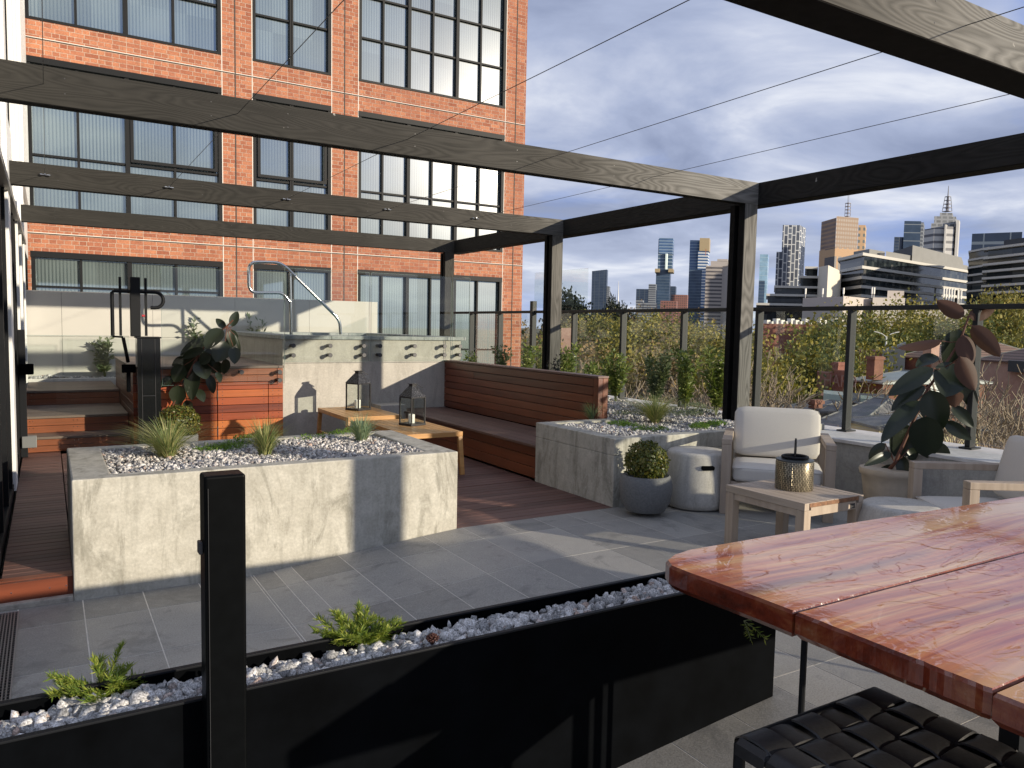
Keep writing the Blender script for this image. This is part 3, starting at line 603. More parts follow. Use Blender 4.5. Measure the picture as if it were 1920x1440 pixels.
# glass fences fixed by standoffs
def gfence(label, panes, yg, z0, z1, stands, wall_y):
    t = thing('glass_fence', label, 'glass fence', ((panes[0][0]+panes[-1][1])/2, yg, z0))
    for a, b_ in panes:
        m = MB(); m.box(a+.008, b_-.008, yg, yg+.012, z0, z1); g_ = m.build('glass_pane', M_gl, t)
        m = MB(); m.box(a+.0055, a+.0075, yg, yg+.012, z0, z1); m.box(b_-.0075, b_-.0055, yg, yg+.012, z0, z1); m.box(a+.008, b_-.008, yg, yg+.012, z0-.0025, z0-.0005); m.box(a+.008, b_-.008, yg, yg+.012, z1+.0005, z1+.0025); m.build('edge', M_gledge, g_)
    for x, z in stands:
        m = MB(); m.tube([(x, wall_y, z), (x, yg+.013, z)], .021, 20); m.tube([(x, yg-.001, z), (x, yg-.022, z)], .027, 24); m.build('standoff', M_stand, t, smooth=True, bevel=.002)
gfence('clear glass pool fence on round dark standoffs along the front of the plunge pool', [(2.452, 3.535), (3.545, 4.70), (4.71, 4.98)], 9.40, .975, 2.10,
       [(x, z) for x in (2.558, 3.016, 3.455, 3.672, 4.158, 4.597, 4.832) for z in (1.167, 1.05)], 9.50)
gfence('clear glass pool fence in front of the timber platform', [(1.08, 2.44)], 9.34, .72, 2.03, [(1.936, .857), (2.377, .851), (2.377, .754), (1.45, .857)], YP)
# pool gate, its posts and latch
gt = thing('pool_gate', 'clear glass gate with black hinges in front of the timber steps', 'gate', (.3, 9.4, 0))
m = MB(); m.box(-.19, .765, 9.40, 9.41, .06, 1.262); gp = m.build('glass_pane', M_gl, gt); m = MB(); m.box(-.19, .765, 9.40, 9.41, 1.2625, 1.266); m.build('edge', M_gledge, gp)
m = MB(); m.box(-.25, -.13, 9.33, 9.42, .86, .97); m.build('hinge', M_blackm, gt, bevel=.01); m = MB(); m.box(-.25, -.12, 9.33, 9.42, .10, .22); m.build('hinge', simple('grey hinge', (.20, .21, .21), .4, metal=.4), gt, bevel=.004)
m = MB(); m.box(-.262, -.20, 9.36, 9.44, 0, 1.32); m.build('post', M_black, gt, bevel=.003)
gp2 = thing('gate_post', 'square glossy black pillar that holds the pool gate latch', 'post', (.93, 9.4, 0))
m = MB(); m.box(.825, 1.055, 9.20, 9.40, 0, 1.245); m.build('pillar', M_blacktile, gp2, bevel=.003); m = MB(); m.box(.815, 1.065, 9.19, 9.41, 1.246, 1.262); m.build('cap', M_black, gp2, bevel=.002)
m = MB(); m.tube([(.868, 9.197, 0), (.868, 9.197, 1.24)], .003, 6); m.tube([(1.0, 9.197, 0), (1.0, 9.197, 1.24)], .003, 6); m.tube([(.868, 9.197, .62), (1.0, 9.197, .62)], .003, 6); m.build('trim', M_stand, gp2)
lt = thing('gate_latch', 'tall black magnetic latch with looped pull handle on top of the pillar', 'latch', (.82, 9.3, 1.2))
m = MB(); m.box(.775, .872, 9.28, 9.38, 1.263, 1.905); m.build('housing', M_black, lt, bevel=.004)
m = MB(); m.box(.665, .69, 9.3, 9.33, 1.27, 1.90); m.box(.915, .94, 9.3, 9.33, 1.27, 1.90); m.build('rod', M_black, lt)
arc = [(.60, 9.31, 1.27), (.60, 9.31, 1.73), (.62, 9.31, 1.75), (1.0, 9.31, 1.75)]+[(1.02+.085*sin(a), 9.31, 1.665+.085*cos(a)) for a in np.linspace(0, pi, 10)]+[(.975, 9.31, 1.58)]
m = MB(); m.tube(arc, .019, 12); m.build('handle', M_black, lt, smooth=True)
m = MB(); m.bar((.595, 9.31, 1.262), (.70, 9.31, 1.255), .03, .02); m.bar((.70, 9.31, 1.25), (.745, 9.31, .98), .03, .035); m.box(.68, .815, 9.27, 9.33, .87, .96); m.box(.725, .765, 9.28, 9.32, .66, .87); m.build('arm', M_blackm, lt, bevel=.006)
m = MB(); m.tube([(.885, 9.30, 1.49), (.915, 9.30, 1.49)], .012, 12); m.build('button', simple('red button', (.45, .04, .05), .4), lt)
# chrome grab rail on the pool
hr = thing('grab_rail', 'bent polished steel handrail standing on the plunge pool rim', 'handrail', (3.2, 11.2, 1.29)); yh = 11.2
def Yp(x, y, Y0):
    d = cray(x, y); p = CAMP+d*(Y0/d[1]); return (float(p[0]), Y0, float(p[2]))
def rnd(pts, r=.06, k=5):
    out = [Vector(pts[0])]
    for a, b_, c in zip(pts[:-2], pts[1:-1], pts[2:]):
        a, b_, c = Vector(a), Vector(b_), Vector(c); r1 = min(r, (a-b_).length*.45, (c-b_).length*.45); p = b_+(a-b_).normalized()*r1; q = b_+(c-b_).normalized()*r1
        for i in range(k+1): t = i/k; out.append(p*(1-t)**2+b_*2*t*(1-t)+q*t*t)
    out.append(Vector(pts[-1])); return out
P = [Yp(x, y, yh) for x, y in ((638.5, 627), (637, 600), (527, 492), (466, 491), (467, 549), (530, 549), (545, 567))]
m = MB(); m.tube(rnd(P, .12), .023, 14); m.build('tube', M_chrome, hr, smooth=True)
P = [Yp(x, y, yh) for x, y in ((546, 627), (544, 512))]; m = MB(); m.tube(P, .023, 14); m.build('upright', M_chrome, hr, smooth=True)

# ------------------------------------------------------------------ timber bench
bn = thing('timber_bench', 'long red hardwood bench with a high boarded back beside the deck', 'bench', (4.4, 7.7, 0))
m = MB(); xx = 3.915
for q in range(7): m.box(xx, xx+.098, 6.04, 9.455, .312, .338); xx += .1025
m.build('seat', M_seatY, bn, bevel=.003)
m = MB(); m.box(3.94, 3.96, 6.04, 9.455, .225, .31); m.box(3.955, 3.975, 6.04, 9.455, .112, .215); m.box(3.955, 3.975, 6.04, 9.455, .008, .108); m.build('front_boards', M_merbauY, bn, bevel=.003)
m = MB(); h = (.955-.34)/7
for q in range(7):
    z = .34+q*h; cut = [6.13, 9.495] if q != 5 else [6.13, 8.65, 9.495]
    for a, b_ in zip(cut[:-1], cut[1:]): m.box(4.65, 4.67, a+.001, b_-.001, z+.003, z+h-.003)
m.build('backrest', M_merbauY, bn, bevel=.003)
m = MB(); m.box(4.64, 4.775, 6.04, 9.495, .957, .978); m.build('top_cap', M_seatY, bn, bevel=.003)
m = MB(); m.box(4.648, 4.705, 6.045, 6.127, .34, .956); m.box(4.707, 4.77, 6.045, 6.065, .34, .956); m.build('end_post', M_merbauY, bn, bevel=.003)
m = MB(); m.box(4.672, 4.765, 6.13, 9.49, .0, .95); m.box(3.98, 4.60, 6.05, 9.45, 0, .30); m.build('carcass', M_blackm, bn)

# ------------------------------------------------------------------ small teak tables and lanterns
def teak_table(label, x0, x1, y0, y1, zt):
    t = thing('teak_table', label, 'table', ((x0+x1)/2, (y0+y1)/2, 0), 'low teak tables in front of the bench')
    m = MB(); n = 7; wd = (x1-x0-.08)/n
    for q in range(n): m.box(x0+.04+q*wd+.002, x0+.04+(q+1)*wd-.002, y0+.035, y1-.035, zt-.018, zt)
    m.box(x0, x1, y0, y0+.033, zt-.045, zt+.001); m.box(x0, x1, y1-.033, y1, zt-.045, zt+.001)
    m.box(x0, x0+.038, y0+.034, y1-.034, zt-.045, zt+.0005); m.box(x1-.038, x1, y0+.034, y1-.034, zt-.045, zt+.0005)
    m.build('top', M_teak, t, bevel=.003)
    for sx_, sy_ in ((0, 0), (1, 0), (0, 1), (1, 1)):
        cx = x0+.025 if not sx_ else x1-.025; cy = y0+.02 if not sy_ else y1-.02; dx_ = -.012 if not sx_ else .012; dy_ = -.04 if not sy_ else .04
        m = MB(); m.bar((cx, cy, zt-.046), (cx+dx_, cy+dy_, 0), .045, .038, (0, 1, 0)); m.build('leg', M_teak, t, bevel=.003)
    m = MB(); m.bar((x0+.02, y0, .13), (x0+.02, y1, .13), .025, .035); m.bar((x1-.02, y0, .13), (x1-.02, y1, .13), .025, .035); m.build('stretcher', M_teak, t)
    return t
teak_table('golden slatted teak table farther back, against the plunge pool', 2.79, 3.44, 8.12, 9.17, .42)
teak_table('golden slatted teak table nearer the camera, beside the bench front', 2.86, 3.45, 6.62, 7.77, .42)
def lantern(label, cx, cy, z, rz, s=1.0):
    t = thing('lantern', label, 'lantern', (cx, cy, z), 'black candle lanterns on the teak tables'); X = Matrix.Translation((cx, cy, z)) @ Matrix.Rotation(rz, 4, 'Z') @ Matrix.Scale(s, 4)
    a = .088; h0 = .02; h1 = .285
    m = MB(X); m.box(-a-.008, a+.008, -a-.008, a+.008, 0, .02)
    for sx_ in (-1, 1):
        for sy_ in (-1, 1): m.box(sx_*a-.006, sx_*a+.006, sy_*a-.006, sy_*a+.006, h0, h1)
    for q in (-a, a): m.box(-a, a, q-.005, q+.005, h1-.008, h1+.004); m.box(q-.005, q+.005, -a, a, h1-.008, h1+.0035)
    m.build('frame', M_lamp, t)
    for q in ((-a, 0), (a, 0), (0, -a), (0, a)):
        m = MB(X)
        if q[0]: m.box(q[0]-.001, q[0]+.001, -a+.007, a-.007, h0+.001, h1-.009)
        else: m.box(-a+.007, a-.007, q[1]-.001, q[1]+.001, h0+.001, h1-.009)
        m.build('glass_pane', M_gl, t)
    m = MB(X); b1 = a+.01; b2 = .03; z1, z2 = h1+.004, h1+.105
    c1 = [(-b1,-b1,z1),(b1,-b1,z1),(b1,b1,z1),(-b1,b1,z1)]; c2 = [(-b2,-b2,z2),(b2,-b2,z2),(b2,b2,z2),(-b2,b2,z2)]; m.hexa(c1, c2)
    rf = m.build('roof', M_lampmesh, t)
    m = MB(X); m.box(-.026, .026, -.026, .026, z2, z2+.022); m.box(-.036, .036, -.036, .036, z2+.023, z2+.028); m.bar((.03, -.03, z2+.02), (.085, -.06, z2-.015), .022, .005); m.build('chimney', M_lamp, rf)
    m = MB(X); m.lathe(-.01, 0, [(.032, .021), (.033, .08), (.033, .105), (.030, .11), (.02, .104)], 24); m.build('candle', M_candle, t, smooth=True)
    m = MB(X); m.tube([(-.01, 0, .10), (-.008, 0, .125)], .0015, 6); m.build('wick', M_blackm, t)
mm, tt, bb_, oo = newmat('pierced lantern metal'); vo = N(tt, 'ShaderNodeTexVoronoi', inp={'Scale': 75.0}); tt.links.new(coords(tt), vo.inputs['Vector'])
tt.links.new(rmp(tt, vo.outputs['Distance'], [(.28, (.13, .13, .14)), (.42, (.015, .015, .017))]), bb_.inputs['Base Color']); bb_.inputs['Roughness'].default_value = .5; M_lampmesh = mm
lantern('black metal candle lantern on the farther teak table', 3.17, 8.80, .421, .45, 1.12)
lantern('black metal candle lantern on the nearer teak table, in front of the bench', 3.20, 7.27, .421, .30, 1.02)

# ------------------------------------------------------------------ armchairs
def cushion(m, x0, x1, y0, y1, z0, z1, puff=.018, n=9):
    cx, cy, cz = (x0+x1)/2, (y0+y1)/2, (z0+z1)/2; hx, hy, hz = (x1-x0)/2, (y1-y0)/2, (z1-z0)/2
    g_ = np.linspace(-1, 1, n); vs = {}; V = []; F = []
    def vid(p):
        if p in vs: return vs[p]
        a, b_, c = p; q = np.array([a, b_, c], float); e = 10
        L = (abs(a)**e+abs(b_)**e+abs(c)**e)**(1/e); q = q/L
        thin = int(np.argmin([hx, hy, hz])); o = [abs(q[i]) for i in range(3) if i != thin]; k = 1+puff/min(hx, hy, hz)*(1-o[0]**2)*(1-o[1]**2); q[thin] *= k
        vs[p] = len(V); V.append((cx+q[0]*hx, cy+q[1]*hy, cz+q[2]*hz)); return vs[p]
    G = [float(v) for v in g_]
    for ax in range(3):
        for sg in (-1.0, 1.0):
            for i in range(n-1):
                for j in range(n-1):
                    def mk(u, v):
                        p = [0, 0, 0]; p[ax] = sg; p[(ax+1) % 3] = G[u]; p[(ax+2) % 3] = G[v]; return vid(tuple(p))
                    f = (mk(i, j), mk(i+1, j), mk(i+1, j+1), mk(i, j+1)); F.append(f if sg > 0 else tuple(reversed(f)))
    m.add(V, F)
def armchair(label, X, wd_=.74):
    t = thing('armchair', label, 'armchair', tuple(X.translation), 'outdoor armchairs with cream cushions'); W = wd_; D = .74; ah = .60; tw = .075
    # local: x across (0..W), y depth (0 front .. D back)
    for x0 in (0, W-tw):
        m = MB(X); m.box(x0, x0+tw, 0, .06, 0, ah-.045); m.build('leg', M_acacia, t, bevel=.004)
        m = MB(X); m.box(x0, x0+tw, D-.06, D, 0, ah-.045); m.build('leg', M_acacia, t, bevel=.004)
        m = MB(X); m.box(x0, x0+tw, 0, D, ah-.044, ah); m.build('armrest', M_acacia, t, bevel=.004)
    m = MB(X); m.box(tw+.001, W-tw-.001, .03, .06, .19, .26); m.box(tw+.001, W-tw-.001, D-.05, D-.02, .19, .26); m.box(tw, W-tw, .061, D-.051, .235, .255); m.build('seat_frame', M_acacia, t, bevel=.003)
    R_ = X @ Matrix.Translation((0, D-.13, .40)) @ Matrix.Rotation(radians(-13), 4, 'X')
    m = MB(R_); m.box(tw+.01, W-tw-.01, .04, .06, -.12, .30)
    m.build('back_frame', M_acacia, t, bevel=.003)
    m = MB(X); cushion(m, tw+.006, W-tw-.006, .0, D-.16, .262, .385, .012); sc_ = m.build('seat_cushion', M_fabric, t, smooth='all')
    rr = lambda z: [(tw+.016, .008, z), (W-tw-.016, .008, z), (W-tw-.016, D-.17, z), (tw+.016, D-.17, z)]
    m = MB(X); m.tube(rnd(rr(.372)+[rr(.372)[0]], .02), .0035, 6); m.build('piping', M_pipe, sc_)
    m = MB(R_); cushion(m, tw+.0, W-tw-.0, -.115, .035, -.02, .40, .022); bc = m.build('back_cushion', M_fabric, t, smooth='all')
    q = [(tw+.014, -.095, .0), (W-tw-.014, -.095, .0), (W-tw-.014, -.095, .385), (tw+.014, -.095, .385), (tw+.014, -.095, .0)]; m = MB(R_); m.tube(rnd(q, .03), .0035, 6); m.build('piping', M_pipe, bc)
    return t
def frame_m(o, wv, dv, z=0):
    return Matrix(((wv[0], dv[0], 0, o[0]), (wv[1], dv[1], 0, o[1]), (0, 0, 1, z), (0, 0, 0, 1)))
wv = Vector((.66, -.75)).normalized(); dv = Vector((-wv.y, wv.x))
armchair('cream cushioned timber armchair facing the camera beside the potted box ball', frame_m((4.545, 4.30), wv, dv), .84)
wv2 = Vector((.41, .63)).normalized(); dv2 = Vector((.838, -.545))
XB = frame_m((4.57, 2.40), wv2, dv2)
armchair('cream cushioned timber armchair seen side on at the right edge, behind the red slab table', XB)

# ------------------------------------------------------------------ coffee table with candle holder
ct = thing('coffee_table', 'square pale timber slatted coffee table in front of the armchairs', 'table', (4.18, 3.3, 0))
x0, x1, y0, y1, zt = 3.88, 4.45, 2.99, 3.62, .42
m = MB()
for q in range(6): wd = (x1-x0-.09)/6; m.box(x0+.045+q*wd+.002, x0+.045+(q+1)*wd-.002, y0+.004, y1-.004, zt-.028, zt, 0)
m.box(x0, x0+.043, y0, y1, zt-.045, zt+.001); m.box(x1-.043, x1, y0, y1, zt-.045, zt+.001); m.build('top', M_acaciaY, ct, bevel=.002)
m = MB(); m.box(x0+.05, x1-.05, y0+.001, y0+.0035, zt-.027, zt-.003); m.build('slat_ends', M_raw, ct)
for a in (x0, x1-.065):
    for b_ in (y0+.001, y1-.066): m = MB(); m.box(a+.001, a+.064, b_, b_+.065, 0, zt-.046); m.build('leg', M_acacia, ct, bevel=.004)
m = MB(); m.box(x0+.066, x1-.066, y0+.005, y0+.03, zt-.085, zt-.03); m.box(x0+.066, x1-.066, y1-.03, y1-.005, zt-.085, zt-.03); m.box(x0+.01, x0+.03, y0+.067, y1-.067, zt-.09, zt-.047); m.box(x1-.03, x1-.01, y0+.067, y1-.067, zt-.09, zt-.047); m.build('apron', M_acacia, ct, bevel=.002)
m = MB(); m.box(x1-.125, x1-.08, y0+.003, y0+.0048, zt-.075, zt-.045); m.build('plate', M_stand, ct)
mm, tt, bb_, oo = newmat('mosaic metal sleeve'); br = N(tt, 'ShaderNodeTexBrick', offset=.5); v_ = N(tt, 'ShaderNodeTexCoord')
sp2 = N(tt, 'ShaderNodeSeparateXYZ'); tt.links.new(v_.outputs['Object'], sp2.inputs[0])
an = math1(tt, 'ARCTAN2', math1(tt, 'SUBTRACT', sp2.outputs[1], 3.33), math1(tt, 'SUBTRACT', sp2.outputs[0], 4.2)); c3 = N(tt, 'ShaderNodeCombineXYZ'); tt.links.new(sp2.outputs[2], c3.inputs[0]); tt.links.new(math1(tt, 'MULTIPLY', an, .125), c3.inputs[1]); tt.links.new(c3.outputs[0], br.inputs['Vector'])
for k, v in {'Scale': 1.0, 'Mortar Size': .0022, 'Brick Width': .026, 'Row Height': .011, 'Mortar Smooth': .2}.items(): br.inputs[k].default_value = v
br.inputs['Color1'].default_value = (.50, .43, .30, 1); br.inputs['Color2'].default_value = (.26, .22, .15, 1); br.inputs['Mortar'].default_value = (.02, .02, .018, 1)
tt.links.new(br.outputs[0], bb_.inputs['Base Color']); bb_.inputs['Metallic'].default_value = .7; bb_.inputs['Roughness'].default_value = .35; bump(tt, bb_, math1(tt, 'SUBTRACT', 1.0, br.outputs['Fac']), .003)
ch = thing('candle_holder', 'round mosaic metal candle holder with black lid and carry loop on the coffee table', 'candle holder', (4.2, 3.33, .42))
m = MB(); m.lathe(4.2, 3.33, [(.118, .4215), (.120, .43), (.120, .60), (.117, .607)], 48); m.build('sleeve', mm, ch, smooth=True)
m = MB(); m.lathe(4.2, 3.33, [(.118, .608), (.119, .617), (.085, .622)], 48); m.build('lid', simple('grey metal lid', (.10, .11, .11), .4, metal=.5), ch, smooth=True)
m = MB(); m.tube([(4.2+.078*cos(a), 3.33+.078*sin(a), .632) for a in np.linspace(0, 2*pi, 33)[:-1]], .010, 8, closed=True); m.build('rim', M_black, ch, smooth=True)
m = MB(); m.tube([(4.2-.07*cos(a)*.80, 3.33-.07*cos(a)*.60, .635+.115*sin(a)) for a in np.linspace(0, pi, 15)], .006, 8); m.build('handle', M_black, ch, smooth=True)

# ------------------------------------------------------------------ drum stools, pots
def drum(label, cx, cy, rb, rt, h, slot=False):
    t = thing('drum_stool', label, 'stool', (cx, cy, 0), 'concrete drum stools')
    prof = [(rb*.86, 0.004), (rb*.95, .02), (rb, .06), (rb*1.0, h*.3), (rb*.97, h*.6), (rt*1.0, h-.03), (rt*.985, h-.012), (rt*.94, h), (rt*.6, h+.002), (.01, h+.002)]
    m = MB(); m.lathe(cx, cy, prof, 64); m.build('body', M_drum, t, smooth='all')
    if slot:
        p = Vector((cx, cy, 0)); d = Vector((-.88, -.47, 0)); d.normalize(); s_ = Vector((d.y, -d.x, 0)); d = (Vector((4.44, 4.30, 0))-p).normalized(); s_ = Vector((-d.y, d.x, 0))
        c = p+d*(rb*.972)+Vector((0, 0, h*.775)); m = MB()
        P1 = [c+s_*x+Vector((0, 0, z)) for x, z in ((-.05, .0), (.05, .0))]
        vs = []
        for i in range(20):
            a = 2*pi*i/20; x = .038*(1 if cos(a) > 0 else -1)+.016*cos(a); z = .018*sin(a); r_ = rb*.985-.0; q = p+d*sqrt(max(0, (rb*.975)**2-x*x))+s_*x+Vector((0, 0, h*.775+z)); vs.append(q+d*.002)
        vs2 = [q-d*.05 for q in vs]; m.add(vs+vs2, [tuple(range(20))]+[(i, (i+1) % 20, 20+(i+1) % 20, 20+i) for i in range(20)]); m.build('hand_slot', M_blackm, t)
drum('pale concrete drum stool with a hand slot, between the box ball and the armchair', 4.585, 4.60, .275, .245, .462, True)
drum('low plain concrete drum stool between the coffee table and the red slab table', 4.62, 2.82, .30, .25, .375)
def leafcards(pts, nrm, size, asp=.5, jitter=.5):
    n = len(pts); d = rng.normal(size=(n, 3)); d -= nrm*(np.sum(d*nrm, 1)[:, None])*jitter; d /= np.linalg.norm(d, axis=1)[:, None]+1e-9
    nn = nrm+rng.normal(size=(n, 3))*.6; s = np.cross(d, nn); s /= np.linalg.norm(s, axis=1)[:, None]+1e-9
    L = size*np.exp(rng.normal(0, .25, (n, 1))); a = pts; b_ = pts+d*L*.5+s*L*asp*.5; c = pts+d*L; e = pts+d*L*.5-s*L*asp*.5
    V = np.stack([a, b_, c, e], 1).reshape(-1, 3); F = np.arange(n*4).reshape(-1, 4); return V, F
def ballplant(name, label, cx, cy, pot, r, zc, matleaf, potmat, cat='potted plant', sq=1.0):
    t = thing(name, label, cat, (cx, cy, 0))
    m = MB(); m.lathe(cx, cy, pot, 48); m.build('pot', potmat, t, smooth=True)
    m = MB(); zr = max(z for _, z in pot)-.03; m.lathe(cx, cy, [(pot[0][0]*.5, zr-.02), (max(p[0] for p in pot)*.80, zr)], 32); m.build('soil', M_soil, t)
    n = 3800; u = rng.normal(size=(n, 3)); u /= np.linalg.norm(u, axis=1)[:, None]
    rr = r*(1-.5*rng.random(n)**3)*(1+.07*np.sin(u[:, 0]*9)*np.sin(u[:, 1]*8+2)*np.sin(u[:, 2]*7)); P = u*rr[:, None]*[1, 1, sq]+[cx, cy, zc]
    V, F = leafcards(P, u, .024, .6, .6); np_mesh('foliage', V, F, matleaf, t)
    m = MB(); m.tube([(cx, cy, zr-.01), (cx, cy, zc)], .012, 8)
    for k in range(14):
        a = rng.uniform(0, 6.28); b_ = rng.uniform(.1, 1.1); m.tube([(cx, cy, zc-.5*r), (cx+r*.7*cos(a)*cos(b_), cy+r*.7*sin(a)*cos(b_), zc+r*.7*sin(b_)*sq)], .004, 5)
    m.build('stem', M_stem, t); return t
ballplant('potted_box_ball', 'clipped green box ball in a round grey pot beside the concrete drum stool', 4.00, 4.56, [(.09, .02), (.15, .035), (.19, .10), (.207, .19), (.205, .25), (.19, .305), (.178, .315), (.165, .305)], .165, .41, L_box, M_potgrey)
ballplant('potted_box_ball', 'clipped dark green box ball in a square grey pot behind the long planter', 1.12, 8.35, [(.14, .0), (.17, .04), (.18, .28), (.17, .30), (.16, .29)], .20, .42, L_box, M_potgrey, sq=.85)

# ------------------------------------------------------------------ rubber plants
def rleaf(base, tip, wd, nrm, parent, mat, droop=.12, fold=.25):
    b_ = Vector(base); t_ = Vector(tip); d = t_-b_; L = d.length; d.normalize(); nrm = Vector(nrm); nrm = (nrm-d*nrm.dot(d)).normalized(); s = d.cross(nrm).normalized()
    vs = []; nu, nv = 12, 7
    for i in range(nu+1):
        t = i/nu; wt_ = wd/2*(sin(pi*min(1, t**.85))**.62)*(1-.12*t); wt_ = max(wt_, .002); c = b_+d*(L*t)+nrm*(droop*L*4*t*(1-t)*.5)
        for j in range(nv):
            q = (j/(nv-1)*2-1); vs.append(c+s*(wt_*q)+nrm*(fold*wt_*abs(q)**1.3-fold*wt_*.5))
    fs = [(i*nv+j, i*nv+j+1, (i+1)*nv+j+1, (i+1)*nv+j) for i in range(nu) for j in range(nv-1)]
    m = MB(); m.add(vs, fs); rib = [b_+d*(L*i/nu)+nrm*(droop*L*4*(i/nu)*(1-i/nu)*.5-fold*.5*0.0) for i in range(nu)]
    o = m.build('leaf', mat, parent, smooth='all'); return o
def rubber(label, potpx, D0, stempx, leaves, scale, ox, oy, potprof, potmat, cxy, browns):
    t = thing('rubber_plant', label, 'potted plant', (cxy[0], cxy[1], 0))
    m = MB(); m.lathe(cxy[0], cxy[1], potprof, 56); m.build('pot', potmat, t, smooth=True)
    zr = potprof[-1][1]-.03; m = MB(); m.lathe(cxy[0], cxy[1], [(.05, zr-.03), (potprof[-1][0]-.005, zr)], 32); m.build('soil', M_soil, t)
    S = [Vector((cxy[0], cxy[1], zr))]+[Vector(at(x, y, D0+dd)) for x, y, dd in stempx]
    m = MB(); m.tube(S, [.018]+[.014-.008*i/len(stempx) for i in range(len(stempx))], 10); m.build('stem', M_stem, t, smooth=True)
    pet = MB()
    for k, (bx, by, tx, ty, wpx) in enumerate(leaves):
        dd = .11*sin(k*2.4)+(-.03 if wpx > 120 else .03); B = at(bx/scale+ox, by/scale+oy, D0+dd); T = at(tx/scale+ox, ty/scale+oy, D0+dd+.09*cos(k*1.7)); wd = wpx/scale/FPX*D0*(1.2 if scale == 4.0 else 1.12)
        tocam = Vector(CAMP)-Vector(B); tocam.normalize(); nn = tocam+Vector((.35*sin(k*5.1), .35*cos(k*3.3), .35))
        if k in browns: rleaf(B, T, wd, nn, t, L_rubber_b, -.10, -.3)
        else: rleaf(B, T, wd, nn, t, L_rubber, .14, .22 if k % 2 else .35)
        near = min(S, key=lambda q: (q-Vector(B)).length); pet.tube([near, (near+Vector(B))/2+Vector((0, 0, -.01)), Vector(B)], .004, 6)
    pet.build('leaf_stalks', M_stem, t); return t
LR = [(1505,270,1315,160,105),(1540,275,1720,215,95),(1560,335,1755,550,115),(1470,360,1400,650,175),(1350,440,1045,490,80),(1500,400,1550,615,120),(1320,545,1170,620,95),(1290,630,980,820,120),(1230,750,1000,925,105),(1440,590,1370,830,215),
      (1480,550,1580,785,125),(1480,700,1585,915,95),(1270,780,1340,1065,170),(1200,855,930,1145,120),(1150,1030,1020,1240,190),(1240,960,1250,1250,200),(1420,890,1570,1040,85),(1370,1000,1555,1125,85),(1440,790,1440,900,110),
      (960,1150,845,1260,75),(1000,1215,812,1305,60),(1070,1230,1110,1440,85),(1015,1300,870,1400,60),(1320,1140,1400,1260,75),(1180,850,1140,960,100),(1120,1190,1170,1260,90)]
rubber('tall dark leaved rubber plant in a cream terracotta pot behind the armchairs', None, 6.3, [(1678,868,0), (1708,800,0), (1740,728,.02), (1768,690,.03), (1800,640,.02), (1812,606,0), (1817,592,0)], LR, 3.692, 1400, 520,
       [(.15, 0), (.165, .02), (.19, .20), (.20, .27), (.215, .285), (.222, .315), (.215, .335), (.195, .335)], M_terra, gpt(1678, 6.35), {0, 1, 2, 4, 5, 10, 18})
LL = [(1740,690,1780,575,62),(1690,700,1620,630,50),(1670,710,1540,860,120),(1735,710,1735,850,85),(1760,750,1800,890,28),(1690,800,1620,955,125),(1560,800,1350,905,95),(1530,860,1365,925,62),(1500,900,1395,1055,115),(1600,850,1540,1005,95),(1750,840,1760,970,80),(1400,930,1288,995,75),
      (1380,980,1305,1105,105),(1500,940,1550,1085,120),(1640,950,1600,1040,110),(1690,930,1680,1045,65),(1300,1070,1200,1142,62),(1460,1000,1440,1242,110),(1340,1130,1330,1275,105),(1560,1050,1602,1192,65),(1630,1030,1650,1112,45),(1480,1160,1530,1255,62),(1400,1240,1420,1320,65),(1580,900,1500,970,90),(1450,1080,1380,1160,90)]
rubber('leaning dark leaved rubber plant in a cream pot beside the black gate pillar', None, 8.6, [(318,770,0), (345,720,0), (372,665,0), (400,630,0), (425,612,0), (437,600,0)], LL, 4.0, 0, 440,
       [(.15, 0), (.165, .02), (.185, .24), (.205, .30), (.20, .33), (.18, .33)], M_terra, gpt(314, 8.7), set())

# ------------------------------------------------------------------ small plants
def blades(cx, cy, z, n, h, spread, mat, name, label, wd=.0045, lean=(0, 0), cat='grass'):
    a = rng.uniform(0, 2*pi, n); r0 = rng.uniform(0, .035, n); out = rng.uniform(.15, 1.0, n)**.8*spread; hh = h*rng.uniform(.45, 1.05, n); V = []; F = []
    for k in range(n):
        p = Vector((cx+r0[k]*cos(a[k]), cy+r0[k]*sin(a[k]), z)); dirx = Vector((cos(a[k])+lean[0], sin(a[k])+lean[1], 0)); s = Vector((-sin(a[k]), cos(a[k]), 0))*wd*.5; b0 = len(V); seg = 5
        for i in range(seg+1):
            t = i/seg; c = p+dirx*(out[k]*t**1.7)+Vector((0, 0, hh[k]*(t-.32*t**2.6*out[k]/spread))); ww_ = (1-t)**.6
            V += [c-s*ww_, c+s*ww_]
        F += [(b0+2*i, b0+2*i+1, b0+2*i+3, b0+2*i+2) for i in range(seg)]
    return tag(np_mesh(name, [tuple(v) for v in V], F, mat), label, cat)
def Zp(x, y, z):
    d = cray(x, y); p = CAMP+d*((z-H)/d[2]); return float(p[0]), float(p[1])
for (px_, py_, hh, sp3, n, mat, lab) in (
    (315, 862, .33, .34, 330, L_grass, 'largest tussock of grass at the left end of the long planter'),
    (497, 855, .33, .22, 280, L_grass, 'straw tipped grass tussock in the middle of the long planter'),
    (677, 832, .30, .18, 260, L_blue, 'small blue green grass tussock at the right end of the long planter'),
    (1112, 790, .27, .18, 210, L_blue, 'grass tussock at the corner of the planter beside the bench end'),
    (1228, 792, .36, .52, 460, L_grass, 'wide spreading tussock of grass in the middle of the planter by the railing')):
    x, y = Zp(px_, py_, .52); blades(x, y, .51, int(n*1.5), hh*rng.uniform(.95, 1.1), sp3*1.15, mat, 'grass_tussock', lab, .0056, (rng.normal()*.15, rng.normal()*.15))
